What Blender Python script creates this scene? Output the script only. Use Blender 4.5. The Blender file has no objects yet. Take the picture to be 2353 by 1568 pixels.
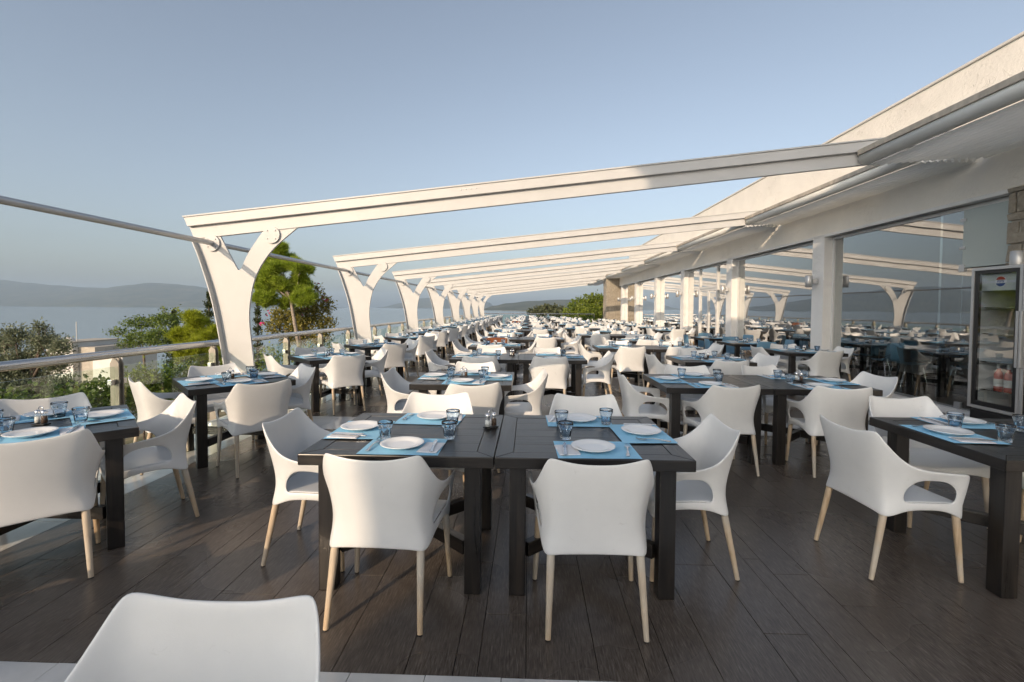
import bpy, bmesh, math, random
import numpy as np
from mathutils import Vector, Matrix, noise as mnoise
R = math.radians
sc = bpy.context.scene
C = sc.collection
random.seed(7)
NPR = np.random.RandomState(11)

# ------------------------------------------------------------------ camera
FPX, IW, IH = 1080.0, 2353.0, 1568.0
PITCH, YAW, ROLL = R(1.8), R(2.0), R(0.35)
CAM = Vector((0, 0, 1.5))
SHIFT = (784 - 708) - FPX * math.tan(PITCH)
fw = Vector((-math.sin(YAW) * math.cos(PITCH), math.cos(YAW) * math.cos(PITCH), -math.sin(PITCH)))
r0 = Vector((math.cos(YAW), math.sin(YAW), 0))
u0 = r0.cross(fw)
rt = math.cos(ROLL) * r0 + math.sin(ROLL) * u0
up = -math.sin(ROLL) * r0 + math.cos(ROLL) * u0
cd = bpy.data.cameras.new('camera')
cd.sensor_width = 36
cd.lens = 36 * FPX / IW
cd.shift_y = -SHIFT / IW
cd.clip_start = 0.05
cd.clip_end = 60000
cam = bpy.data.objects.new('camera', cd)
C.objects.link(cam)
cam.matrix_world = Matrix(((rt.x, up.x, -fw.x, CAM.x), (rt.y, up.y, -fw.y, CAM.y), (rt.z, up.z, -fw.z, CAM.z), (0, 0, 0, 1)))
sc.camera = cam

def at(x, y, Y):
    """the world point seen at (x, y) of the 2353 px wide photograph at world distance Y"""
    d = fw + rt * ((x - IW / 2) / FPX) + up * (-(y - IH / 2 + SHIFT) / FPX)
    return CAM + d * (Y / d.y)

# ------------------------------------------------------------------ sky, sun, exposure
SUN_AZ, SUN_EL = 28.0, 19.5
HAZE_DENSITY = 0.9e-4
world = bpy.data.worlds.new('World')
sc.world = world
world.use_nodes = True
wn = world.node_tree
wn.nodes.clear()
wo = wn.nodes.new('ShaderNodeOutputWorld')
wb = wn.nodes.new('ShaderNodeBackground')
ws = wn.nodes.new('ShaderNodeTexSky')
ws.sky_type = 'NISHITA'
ws.sun_disc = False
ws.sun_elevation = R(SUN_EL)
ws.sun_rotation = R(180 + SUN_AZ)
ws.altitude = 0
ws.air_density = 1.0
ws.dust_density = 3.0
ws.ozone_density = 1.0
wb.inputs['Strength'].default_value = 0.122
whs = wn.nodes.new('ShaderNodeHueSaturation')      # hazy, washed-out evening air
whs.inputs['Saturation'].default_value = 0.62
wn.links.new(ws.outputs[0], whs.inputs['Color'])
wn.links.new(whs.outputs[0], wb.inputs[0])
wn.links.new(wb.outputs[0], wo.inputs[0])
sl = bpy.data.lights.new('sun', 'SUN')
sl.energy = 2.8
sl.angle = R(0.22)
sl.color = (1.0, 0.745, 0.50)
so = bpy.data.objects.new('sun', sl)
C.objects.link(so)
sd = Vector((math.sin(R(SUN_AZ)) * math.cos(R(SUN_EL)), math.cos(R(SUN_AZ)) * math.cos(R(SUN_EL)), -math.sin(R(SUN_EL))))
so.rotation_euler = sd.to_track_quat('-Z', 'Y').to_euler()
so.location = (-20, -60, 30)
sc.view_settings.view_transform = 'Standard'
sc.view_settings.look = 'None'
sc.view_settings.exposure = 0.56
sc.view_settings.gamma = 1.0
sc.view_settings.use_white_balance = True            # the photograph is balanced cool, for the shade
sc.view_settings.white_balance_temperature = 6250
sc.view_settings.white_balance_tint = 9
sc.view_settings.use_curve_mapping = False
sc.cycles.use_denoising = True
sc.cycles.max_bounces = 8
sc.cycles.diffuse_bounces = 5
sc.cycles.glossy_bounces = 4
sc.cycles.transmission_bounces = 8
sc.cycles.transparent_max_bounces = 12
sc.cycles.volume_bounces = 0
sc.cycles.sample_clamp_indirect = 6
sc.cycles.caustics_reflective = False
sc.cycles.caustics_refractive = False

# ------------------------------------------------------------------ materials
def _nodes(name):
    m = bpy.data.materials.new(name)
    m.use_nodes = True
    nt = m.node_tree
    return m, nt, nt.nodes['Principled BSDF']

def N(nt, t, **kw):
    n = nt.nodes.new(t)
    for k, v in kw.items():
        if k.startswith('i_'):
            key = k[2:]
            key = int(key) if key.isdigit() else key.replace('_', ' ')
            n.inputs[key].default_value = v
        else:
            setattr(n, k, v)
    return n

def ramp(nt, fac, stops):
    r = nt.nodes.new('ShaderNodeValToRGB')
    e = r.color_ramp.elements
    while len(e) < len(stops):
        e.new(0.5)
    for el, (p, c) in zip(e, stops):
        el.position = p
        el.color = c if len(c) == 4 else (*c, 1)
    nt.links.new(fac, r.inputs[0])
    return r

def pm(name, col, rough=0.5, metal=0.0, spec=0.5, var=0.0, vscale=6.0, bump=0.0, bscale=60.0, stretch=(1, 1, 1),
       world_space=False, rvar=0.0, obj_random=0.0, sheen=0.0):
    """plain principled material with colour mottling, fine relief and roughness variation"""
    m, nt, b = _nodes(name)
    b.inputs['Base Color'].default_value = (*col, 1)
    b.inputs['Roughness'].default_value = rough
    b.inputs['Metallic'].default_value = metal
    b.inputs['Specular IOR Level'].default_value = spec
    if var or bump or rvar or obj_random:
        if world_space:
            co = N(nt, 'ShaderNodeNewGeometry').outputs['Position']
        else:
            co = N(nt, 'ShaderNodeTexCoord').outputs['Object']
        mp = N(nt, 'ShaderNodeMapping')
        mp.inputs['Scale'].default_value = stretch
        nt.links.new(co, mp.inputs[0])
        n1 = N(nt, 'ShaderNodeTexNoise', i_Scale=vscale, i_Detail=5.0, i_Roughness=0.6)
        nt.links.new(mp.outputs[0], n1.inputs[0])
        lo = tuple(max(0, c * (1 - var)) for c in col)
        hi = tuple(min(1, c * (1 + var)) for c in col)
        rp = ramp(nt, n1.outputs[0], [(0.3, lo), (0.7, hi)])
        out = rp.outputs[0]
        if obj_random:
            oi = N(nt, 'ShaderNodeObjectInfo')
            mr = N(nt, 'ShaderNodeMapRange')
            mr.inputs[3].default_value = 1 - obj_random
            mr.inputs[4].default_value = 1 + obj_random
            nt.links.new(oi.outputs['Random'], mr.inputs[0])
            mu = N(nt, 'ShaderNodeMix', data_type='RGBA', blend_type='MULTIPLY', i_0=1.0)
            nt.links.new(out, mu.inputs[6])
            nt.links.new(mr.outputs[0], mu.inputs[7])
            out = mu.outputs[2]
        nt.links.new(out, b.inputs['Base Color'])
        if rvar:
            mr = N(nt, 'ShaderNodeMapRange')
            mr.inputs[3].default_value = max(0.02, rough - rvar)
            mr.inputs[4].default_value = rough + rvar
            nt.links.new(n1.outputs[0], mr.inputs[0])
            nt.links.new(mr.outputs[0], b.inputs['Roughness'])
        if bump:
            n2 = N(nt, 'ShaderNodeTexNoise', i_Scale=bscale, i_Detail=4.0)
            nt.links.new(mp.outputs[0], n2.inputs[0])
            bp = N(nt, 'ShaderNodeBump', i_Strength=bump, i_Distance=0.01)
            nt.links.new(n2.outputs[0], bp.inputs['Height'])
            nt.links.new(bp.outputs[0], b.inputs['Normal'])
    return m

M = {}
M['plastic'] = pm('white_plastic', (0.69, 0.695, 0.69), rough=0.34, var=0.05, vscale=3.2, rvar=0.10, bump=0.07, bscale=380, obj_random=0.03)
def scuffs(m):
    """small grey rub marks on an existing material"""
    nt = m.node_tree
    b = nt.nodes['Principled BSDF']
    src = b.inputs['Base Color'].links[0].from_socket
    tc = N(nt, 'ShaderNodeTexCoord')
    oi = N(nt, 'ShaderNodeObjectInfo')
    mu = N(nt, 'ShaderNodeVectorMath', operation='SCALE')
    mu.inputs[0].default_value = (31, 17, 23)
    nt.links.new(oi.outputs['Random'], mu.inputs['Scale'])
    ad = N(nt, 'ShaderNodeVectorMath', operation='ADD')
    nt.links.new(tc.outputs['Object'], ad.inputs[0])
    nt.links.new(mu.outputs[0], ad.inputs[1])
    n1 = N(nt, 'ShaderNodeTexNoise', i_Scale=16.0, i_Detail=6.0, i_Roughness=0.7, i_Distortion=1.5)
    nt.links.new(ad.outputs[0], n1.inputs[0])
    r1 = ramp(nt, n1.outputs[0], [(0.64, (0, 0, 0)), (0.76, (0.42, 0.42, 0.42))])
    mx = N(nt, 'ShaderNodeMix', data_type='RGBA')
    nt.links.new(r1.outputs[0], mx.inputs[0])
    nt.links.new(src, mx.inputs[6])
    mx.inputs[7].default_value = (0.40, 0.385, 0.36, 1)
    nt.links.new(mx.outputs[2], b.inputs['Base Color'])
scuffs(M['plastic'])
M['blue_plastic'] = pm('blue_plastic', (0.115, 0.235, 0.345), rough=0.4, var=0.05, vscale=5, obj_random=0.05)
M['chrome'] = pm('chrome', (0.7, 0.7, 0.72), rough=0.15, metal=1.0)
M['cutlery'] = pm('cutlery_steel', (0.62, 0.62, 0.63), rough=0.22, metal=1.0)
M['rubber'] = pm('black_rubber', (0.015, 0.015, 0.015), rough=0.6)
M['porcelain'] = pm('porcelain', (0.80, 0.80, 0.79), rough=0.16, spec=0.5)
M['placemat'] = pm('blue_paper', (0.31, 0.60, 0.80), rough=0.85, var=0.05, vscale=9, bump=0.15, bscale=150, obj_random=0.05)
M['napkin'] = pm('white_paper', (0.72, 0.72, 0.74), rough=0.9, bump=0.2, bscale=90, var=0.03)
M['white_paint'] = pm('white_metal_paint', (0.50, 0.50, 0.495), rough=0.45, var=0.05, vscale=1.6, bump=0.04, bscale=50)
M['steel'] = pm('brushed_steel', (0.56, 0.55, 0.54), rough=0.24, metal=1.0, var=0.06, vscale=12, stretch=(1, 0.05, 1), rvar=0.07)
M['post_paint'] = pm('post_steel', (0.27, 0.245, 0.21), rough=0.4, metal=0.55, var=0.1, vscale=8)
M['alu'] = pm('grey_aluminium', (0.5, 0.5, 0.5), rough=0.4, metal=0.6, var=0.06)
M['frame_white'] = pm('white_window_frame', (0.68, 0.68, 0.67), rough=0.4)
def cloth(name, col, trans):
    m, nt, b = _nodes(name)
    o = nt.nodes['Material Output']
    g = N(nt, 'ShaderNodeNewGeometry')
    n1 = N(nt, 'ShaderNodeTexNoise', i_Scale=3.0, i_Detail=6.0)
    nt.links.new(g.outputs['Position'], n1.inputs[0])
    rp = ramp(nt, n1.outputs[0], [(0.3, tuple(c * .9 for c in col)), (0.7, col)])
    nt.links.new(rp.outputs[0], b.inputs['Base Color'])
    b.inputs['Roughness'].default_value = 0.85
    tl = N(nt, 'ShaderNodeBsdfTranslucent')
    nt.links.new(rp.outputs[0], tl.inputs[0])
    mx = N(nt, 'ShaderNodeMixShader', i_0=trans)
    nt.links.new(b.outputs[0], mx.inputs[1])
    nt.links.new(tl.outputs[0], mx.inputs[2])
    nt.links.new(mx.outputs[0], o.inputs[0])
    return m
M['fabric'] = cloth('awning_cloth', (0.80, 0.78, 0.72), 0.5)
M['awning_bar'] = pm('cream_awning_bar', (0.78, 0.77, 0.72), rough=0.4, var=0.05, vscale=3)
M['bar_strip'] = pm('dusty_bar_strip', (0.42, 0.38, 0.32), rough=0.7, var=0.3, vscale=7, stretch=(6, 1, 0.4))
M['black_metal'] = pm('black_metal', (0.012, 0.012, 0.013), rough=0.35)
M['dark_room'] = pm('interior_wall', (0.32, 0.30, 0.28), rough=0.8, var=0.1)
M['dark_floor'] = pm('interior_floor', (0.07, 0.06, 0.055), rough=0.25, var=0.2)
M['fridge_in'] = pm('fridge_liner', (0.6, 0.62, 0.64), rough=0.5)
M['rose'] = pm('rose_wine', (0.45, 0.06, 0.035), rough=0.08, spec=0.6)
M['green_glass'] = pm('green_bottle', (0.03, 0.07, 0.03), rough=0.08)
M['label_paper'] = pm('label_paper', (0.72, 0.71, 0.67), rough=0.8)
M['print_blue'] = pm('print_blue', (0.02, 0.06, 0.30), rough=0.4)
M['print_red'] = pm('print_red', (0.5, 0.02, 0.03), rough=0.4)
M['print_white'] = pm('print_white', (0.8, 0.8, 0.8), rough=0.4)
M['salt'] = pm('salt', (0.75, 0.74, 0.72), rough=0.8)
M['pepper'] = pm('pepper', (0.09, 0.05, 0.03), rough=0.8, var=0.5, vscale=300)
M['brown_wood'] = pm('brown_varnished_wood', (0.20, 0.065, 0.022), rough=0.3, var=0.4, vscale=9, stretch=(1, 4, 4))
M['bark'] = pm('bark', (0.16, 0.12, 0.09), rough=0.9, var=0.4, vscale=9, bump=0.5, bscale=25)
M['bark_pale'] = pm('pale_bark', (0.30, 0.25, 0.20), rough=0.9, var=0.35, vscale=9, bump=0.4, bscale=25)
M['roof_white'] = pm('white_render', (0.66, 0.64, 0.60), rough=0.8, var=0.08, vscale=1.5, bump=0.1)
M['flower'] = pm('magenta_petals', (0.48, 0.02, 0.14), rough=0.7)
M['straw'] = pm('dry_grass', (0.20, 0.16, 0.07), rough=0.9, var=0.4, vscale=8)

def wood_legs():
    m, nt, b = _nodes('beech_leg_wood')
    tc = N(nt, 'ShaderNodeTexCoord')
    mp = N(nt, 'ShaderNodeMapping')
    mp.inputs['Scale'].default_value = (40, 40, 4)
    nt.links.new(tc.outputs['Object'], mp.inputs[0])
    n1 = N(nt, 'ShaderNodeTexNoise', i_Scale=1.0, i_Detail=5.0)
    nt.links.new(mp.outputs[0], n1.inputs[0])
    rp = ramp(nt, n1.outputs[0], [(0.3, (0.36, 0.25, 0.15)), (0.52, (0.53, 0.40, 0.26)), (0.75, (0.60, 0.48, 0.34))])
    n2 = N(nt, 'ShaderNodeTexNoise', i_Scale=2.3, i_Detail=3.0)      # greyed, weathered patches
    oi = N(nt, 'ShaderNodeObjectInfo')
    ad = N(nt, 'ShaderNodeVectorMath', operation='ADD')
    cx = N(nt, 'ShaderNodeCombineXYZ')
    mu = N(nt, 'ShaderNodeMath', operation='MULTIPLY', i_1=40.0)
    nt.links.new(oi.outputs['Random'], mu.inputs[0])
    nt.links.new(mu.outputs[0], cx.inputs[0])
    nt.links.new(tc.outputs['Object'], ad.inputs[0])
    nt.links.new(cx.outputs[0], ad.inputs[1])
    nt.links.new(ad.outputs[0], n2.inputs[0])
    r2 = ramp(nt, n2.outputs[0], [(0.42, (0, 0, 0)), (0.62, (0.8, 0.8, 0.8))])
    mx = N(nt, 'ShaderNodeMix', data_type='RGBA')
    nt.links.new(r2.outputs[0], mx.inputs[0])
    nt.links.new(rp.outputs[0], mx.inputs[6])
    mx.inputs[7].default_value = (0.50, 0.47, 0.41, 1)
    nt.links.new(mx.outputs[2], b.inputs['Base Color'])
    b.inputs['Roughness'].default_value = 0.55
    return m
M['leg_wood'] = wood_legs()

def table_wood():
    m, nt, b = _nodes('black_stained_wood')
    tc = N(nt, 'ShaderNodeTexCoord')
    oi = N(nt, 'ShaderNodeObjectInfo')
    mu = N(nt, 'ShaderNodeMath', operation='MULTIPLY', i_1=60.0)
    nt.links.new(oi.outputs['Random'], mu.inputs[0])
    cx = N(nt, 'ShaderNodeCombineXYZ')
    nt.links.new(mu.outputs[0], cx.inputs[0])
    nt.links.new(mu.outputs[0], cx.inputs[1])
    ad = N(nt, 'ShaderNodeVectorMath', operation='ADD')
    nt.links.new(tc.outputs['Object'], ad.inputs[0])
    nt.links.new(cx.outputs[0], ad.inputs[1])
    mp = N(nt, 'ShaderNodeMapping')
    mp.inputs['Scale'].default_value = (2.2, 34, 34)
    nt.links.new(ad.outputs[0], mp.inputs[0])
    n1 = N(nt, 'ShaderNodeTexNoise', i_Scale=1.0, i_Detail=7.0, i_Roughness=0.65, i_Distortion=0.4)
    nt.links.new(mp.outputs[0], n1.inputs[0])
    rp = ramp(nt, n1.outputs[0], [(0.28, (0.005, 0.0045, 0.0045)), (0.55, (0.016, 0.0135, 0.012)), (0.8, (0.040, 0.030, 0.022))])
    # bare wood chips where the stain has worn off
    n3 = N(nt, 'ShaderNodeTexNoise', i_Scale=22.0, i_Detail=5.0, i_Roughness=0.7)
    nt.links.new(ad.outputs[0], n3.inputs[0])
    r3 = ramp(nt, n3.outputs[0], [(0.755, (0, 0, 0)), (0.775, (1, 1, 1))])
    mx = N(nt, 'ShaderNodeMix', data_type='RGBA')
    nt.links.new(r3.outputs[0], mx.inputs[0])
    nt.links.new(rp.outputs[0], mx.inputs[6])
    mx.inputs[7].default_value = (0.30, 0.19, 0.10, 1)
    nt.links.new(mx.outputs[2], b.inputs['Base Color'])
    mr = N(nt, 'ShaderNodeMapRange')
    mr.inputs[3].default_value = 0.20
    mr.inputs[4].default_value = 0.42
    nt.links.new(n1.outputs[0], mr.inputs[0])
    nt.links.new(mr.outputs[0], b.inputs['Roughness'])
    bp = N(nt, 'ShaderNodeBump', i_Strength=0.35, i_Distance=0.004)
    nt.links.new(n1.outputs[0], bp.inputs['Height'])
    nt.links.new(bp.outputs[0], b.inputs['Normal'])
    return m
M['table'] = table_wood()

def floor_wood():
    m, nt, b = _nodes('dark_wood_look_plank')
    g = N(nt, 'ShaderNodeNewGeometry')
    mp = N(nt, 'ShaderNodeMapping')
    mp.inputs['Scale'].default_value = (150, 13, 1)
    ofs = N(nt, 'ShaderNodeVectorMath', operation='MULTIPLY_ADD')
    cx = N(nt, 'ShaderNodeCombineXYZ')
    nt.links.new(g.outputs['Random Per Island'], cx.inputs[0])
    nt.links.new(g.outputs['Random Per Island'], cx.inputs[1])
    nt.links.new(cx.outputs[0], ofs.inputs[0])
    ofs.inputs[1].default_value = (0, 37, 0)
    nt.links.new(g.outputs['Position'], ofs.inputs[2])
    nt.links.new(ofs.outputs[0], mp.inputs[0])
    n1 = N(nt, 'ShaderNodeTexNoise', i_Scale=1.0, i_Detail=6.0, i_Roughness=0.7, i_Distortion=0.3)
    nt.links.new(mp.outputs[0], n1.inputs[0])
    rp = ramp(nt, n1.outputs[0], [(0.34, (0.050, 0.040, 0.033)), (0.54, (0.108, 0.088, 0.073)), (0.66, (0.165, 0.142, 0.122)), (0.78, (0.36, 0.33, 0.30))])
    mr = N(nt, 'ShaderNodeMapRange')
    mr.inputs[3].default_value = 0.88
    mr.inputs[4].default_value = 1.12
    nt.links.new(g.outputs['Random Per Island'], mr.inputs[0])
    mu = N(nt, 'ShaderNodeMix', data_type='RGBA', blend_type='MULTIPLY', i_0=1.0)
    nt.links.new(rp.outputs[0], mu.inputs[6])
    nt.links.new(mr.outputs[0], mu.inputs[7])
    # scuffs and dust
    n2 = N(nt, 'ShaderNodeTexNoise', i_Scale=1.2, i_Detail=2.0, i_Roughness=0.5)
    nt.links.new(g.outputs['Position'], n2.inputs[0])
    r2 = ramp(nt, n2.outputs[0], [(0.4, (0, 0, 0)), (0.8, (0.18, 0.18, 0.18))])
    mx = N(nt, 'ShaderNodeMix', data_type='RGBA')
    nt.links.new(r2.outputs[0], mx.inputs[0])
    nt.links.new(mu.outputs[2], mx.inputs[6])
    mx.inputs[7].default_value = (0.16, 0.14, 0.12, 1)
    nt.links.new(mx.outputs[2], b.inputs['Base Color'])
    r3 = N(nt, 'ShaderNodeMapRange')
    r3.inputs[3].default_value = 0.22
    r3.inputs[4].default_value = 0.34
    nt.links.new(n2.outputs[0], r3.inputs[0])
    nt.links.new(r3.outputs[0], b.inputs['Roughness'])
    bp = N(nt, 'ShaderNodeBump', i_Strength=0.25, i_Distance=0.002)
    nt.links.new(n1.outputs[0], bp.inputs['Height'])
    nt.links.new(bp.outputs[0], b.inputs['Normal'])
    return m
M['plank'] = floor_wood()

def marble():
    m, nt, b = _nodes('white_polished_tile')
    g = N(nt, 'ShaderNodeNewGeometry')
    n1 = N(nt, 'ShaderNodeTexNoise', i_Scale=2.2, i_Detail=8.0, i_Roughness=0.65, i_Distortion=1.2)
    nt.links.new(g.outputs['Position'], n1.inputs[0])
    rp = ramp(nt, n1.outputs[0], [(0.3, (0.56, 0.555, 0.54)), (0.6, (0.68, 0.67, 0.65)), (0.8, (0.74, 0.73, 0.71))])
    mr = N(nt, 'ShaderNodeMapRange')
    mr.inputs[3].default_value = 0.92
    mr.inputs[4].default_value = 1.05
    nt.links.new(g.outputs['Random Per Island'], mr.inputs[0])
    mu = N(nt, 'ShaderNodeMix', data_type='RGBA', blend_type='MULTIPLY', i_0=1.0)
    nt.links.new(rp.outputs[0], mu.inputs[6])
    nt.links.new(mr.outputs[0], mu.inputs[7])
    nt.links.new(mu.outputs[2], b.inputs['Base Color'])
    b.inputs['Roughness'].default_value = 0.12
    return m
M['tile'] = marble()
M['grout'] = pm('dark_grout', (0.022, 0.019, 0.017), rough=0.9)

def stucco(name, col, crack=0.1):
    m, nt, b = _nodes(name)
    g = N(nt, 'ShaderNodeNewGeometry')
    n1 = N(nt, 'ShaderNodeTexNoise', i_Scale=1.3, i_Detail=7.0, i_Roughness=0.6)
    nt.links.new(g.outputs['Position'], n1.inputs[0])
    lo = tuple(c * 0.90 for c in col)
    rp = ramp(nt, n1.outputs[0], [(0.3, lo), (0.65, col)])
    n2 = N(nt, 'ShaderNodeTexNoise', i_Scale=14.0, i_Detail=8.0, i_Roughness=0.7)
    nt.links.new(g.outputs['Position'], n2.inputs[0])
    n3 = N(nt, 'ShaderNodeTexNoise', i_Scale=3.0, i_Detail=3.0, i_Distortion=2.2)
    nt.links.new(g.outputs['Position'], n3.inputs[0])
    r3 = ramp(nt, n3.outputs[0], [(0.488, (1, 1, 1)), (0.5, (crack, crack, crack)), (0.512, (1, 1, 1))])
    n4 = N(nt, 'ShaderNodeTexNoise', i_Scale=1.1, i_Detail=1.0)
    nt.links.new(g.outputs['Position'], n4.inputs[0])
    r4 = ramp(nt, n4.outputs[0], [(0.52, (0, 0, 0)), (0.6, (1, 1, 1))])
    mx = N(nt, 'ShaderNodeMix', data_type='RGBA')
    nt.links.new(r4.outputs[0], mx.inputs[0])
    mx.inputs[6].default_value = (1, 1, 1, 1)
    nt.links.new(r3.outputs[0], mx.inputs[7])
    mm = N(nt, 'ShaderNodeMath', operation='ADD')
    nt.links.new(n2.outputs[0], mm.inputs[0])
    nt.links.new(mx.outputs[2], mm.inputs[1])
    bp = N(nt, 'ShaderNodeBump', i_Strength=0.6, i_Distance=0.02)
    nt.links.new(mm.outputs[0], bp.inputs['Height'])
    nt.links.new(bp.outputs[0], b.inputs['Normal'])
    nt.links.new(rp.outputs[0], b.inputs['Base Color'])
    b.inputs['Roughness'].default_value = 0.85
    return m
M['stucco'] = stucco('cream_stucco', (0.84, 0.80, 0.73))
M['stucco_white'] = stucco('white_stucco', (0.83, 0.82, 0.80))

def glass_pane(name, tint, ior=1.55, boost=1.0, wavy=False):
    m, nt, b = _nodes(name)
    nt.nodes.remove(b)
    o = nt.nodes['Material Output']
    tr = N(nt, 'ShaderNodeBsdfTransparent')
    tr.inputs[0].default_value = (*tint, 1)
    gl = N(nt, 'ShaderNodeBsdfGlossy', i_Roughness=0.0)
    gl.inputs[0].default_value = (1, 1, 1, 1)
    fr = N(nt, 'ShaderNodeFresnel', i_IOR=ior)
    if wavy:                                            # large panes are never quite flat
        gp = N(nt, 'ShaderNodeNewGeometry')
        nw = N(nt, 'ShaderNodeTexNoise', i_Scale=0.9, i_Detail=1.0)
        nt.links.new(gp.outputs['Position'], nw.inputs[0])
        bw_ = N(nt, 'ShaderNodeBump', i_Strength=0.08, i_Distance=0.02)
        nt.links.new(nw.outputs[0], bw_.inputs['Height'])
        nt.links.new(bw_.outputs[0], gl.inputs['Normal'])
    mu = N(nt, 'ShaderNodeMath', operation='MULTIPLY', i_1=boost, use_clamp=True)
    nt.links.new(fr.outputs[0], mu.inputs[0])
    ge = N(nt, 'ShaderNodeNewGeometry')                 # the inner faces of the pane do not mirror again
    inv = N(nt, 'ShaderNodeMath', operation='SUBTRACT', i_0=1.0)
    nt.links.new(ge.outputs['Backfacing'], inv.inputs[1])
    mu2 = N(nt, 'ShaderNodeMath', operation='MULTIPLY')
    nt.links.new(mu.outputs[0], mu2.inputs[0])
    nt.links.new(inv.outputs[0], mu2.inputs[1])
    mx = N(nt, 'ShaderNodeMixShader')
    nt.links.new(mu2.outputs[0], mx.inputs[0])
    nt.links.new(tr.outputs[0], mx.inputs[1])
    nt.links.new(gl.outputs[0], mx.inputs[2])
    nt.links.new(mx.outputs[0], o.inputs[0])
    return m
M['window_glass'] = glass_pane('window_glass', (0.85, 0.90, 0.89), 1.8, 3.6, True)
M['rail_glass'] = glass_pane('rail_glass', (0.88, 0.94, 0.90), 1.55, 1.2)
M['fridge_glass'] = glass_pane('fridge_glass', (0.92, 0.94, 0.94), 1.7, 2.4)
M['frosted'] = pm('frosted_panel', (0.42, 0.47, 0.45), rough=0.25)

def tumbler_glass():
    m, nt, b = _nodes('blue_tumbler_glass')
    b.inputs['Base Color'].default_value = (0.72, 0.80, 0.88, 1)
    b.inputs['Roughness'].default_value = 0.02
    b.inputs['IOR'].default_value = 1.45
    b.inputs['Transmission Weight'].default_value = 1.0
    return m
M['tumbler'] = tumbler_glass()
M['clear_glass'] = glass_pane('clear_jar_glass', (0.94, 0.96, 0.96), 1.5, 1.2)

def leaf_mat(name, a, bcol, trans=0.35, flower=None):
    """leaf colour varies from leaf to leaf; leaves let light through"""
    m, nt, b = _nodes(name)
    o = nt.nodes['Material Output']
    g = N(nt, 'ShaderNodeNewGeometry')
    stops = [(0.0, a), (1.0, bcol)]
    rp = ramp(nt, g.outputs['Random Per Island'], stops)
    b.inputs['Roughness'].default_value = 0.55
    nt.links.new(rp.outputs[0], b.inputs['Base Color'])
    tl = N(nt, 'ShaderNodeBsdfTranslucent')
    nt.links.new(rp.outputs[0], tl.inputs[0])
    mx = N(nt, 'ShaderNodeMixShader', i_0=trans)
    nt.links.new(b.outputs[0], mx.inputs[1])
    nt.links.new(tl.outputs[0], mx.inputs[2])
    nt.links.new(mx.outputs[0], o.inputs[0])
    return m
M['leaf_olive'] = leaf_mat('olive_leaves', (0.085, 0.10, 0.055), (0.26, 0.29, 0.18))
M['leaf_pine'] = leaf_mat('pine_needles', (0.16, 0.235, 0.018), (0.48, 0.57, 0.06), 0.5)
M['leaf_yellowpine'] = leaf_mat('yellow_pine_needles', (0.20, 0.25, 0.012), (0.50, 0.54, 0.04), 0.5)
M['leaf_dark'] = leaf_mat('dark_green_leaves', (0.05, 0.09, 0.014), (0.21, 0.28, 0.045), 0.4)
M['leaf_cypress'] = leaf_mat('cypress_leaves', (0.025, 0.045, 0.014), (0.085, 0.10, 0.03))
M['leaf_bougain'] = leaf_mat('bougainvillea_leaves', (0.12, 0.125, 0.02), (0.36, 0.30, 0.055))
M['leaf_bright'] = leaf_mat('bright_shrub_leaves', (0.075, 0.12, 0.012), (0.26, 0.31, 0.035))
M['leaf_far'] = leaf_mat('far_tree_leaves', (0.06, 0.075, 0.03), (0.14, 0.15, 0.07))

def ground_mat():
    m, nt, b = _nodes('dry_garden_ground')
    g = N(nt, 'ShaderNodeNewGeometry')
    n1 = N(nt, 'ShaderNodeTexNoise', i_Scale=0.5, i_Detail=8.0, i_Roughness=0.7)
    nt.links.new(g.outputs['Position'], n1.inputs[0])
    rp = ramp(nt, n1.outputs[0], [(0.35, (0.045, 0.06, 0.018)), (0.5, (0.13, 0.11, 0.05)), (0.65, (0.24, 0.20, 0.13))])
    nt.links.new(rp.outputs[0], b.inputs['Base Color'])
    b.inputs['Roughness'].default_value = 0.95
    bp = N(nt, 'ShaderNodeBump', i_Strength=0.8, i_Distance=0.05)
    n2 = N(nt, 'ShaderNodeTexNoise', i_Scale=9.0, i_Detail=8.0)
    nt.links.new(g.outputs['Position'], n2.inputs[0])
    nt.links.new(n2.outputs[0], bp.inputs['Height'])
    nt.links.new(bp.outputs[0], b.inputs['Normal'])
    return m
M['ground'] = ground_mat()
M['rock'] = pm('limestone_rock', (0.36, 0.32, 0.27), rough=0.95, var=0.35, vscale=5, bump=0.7, bscale=14)

def hill_mat():
    m, nt, b = _nodes('scrub_hill')
    g = N(nt, 'ShaderNodeNewGeometry')
    n1 = N(nt, 'ShaderNodeTexNoise', i_Scale=0.006, i_Detail=9.0, i_Roughness=0.65)
    nt.links.new(g.outputs['Position'], n1.inputs[0])
    rp = ramp(nt, n1.outputs[0], [(0.4, (0.035, 0.045, 0.025)), (0.6, (0.075, 0.08, 0.045)), (0.75, (0.16, 0.14, 0.11))])
    nt.links.new(rp.outputs[0], b.inputs['Base Color'])
    b.inputs['Roughness'].default_value = 1.0
    return m
M['hill'] = hill_mat()

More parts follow.
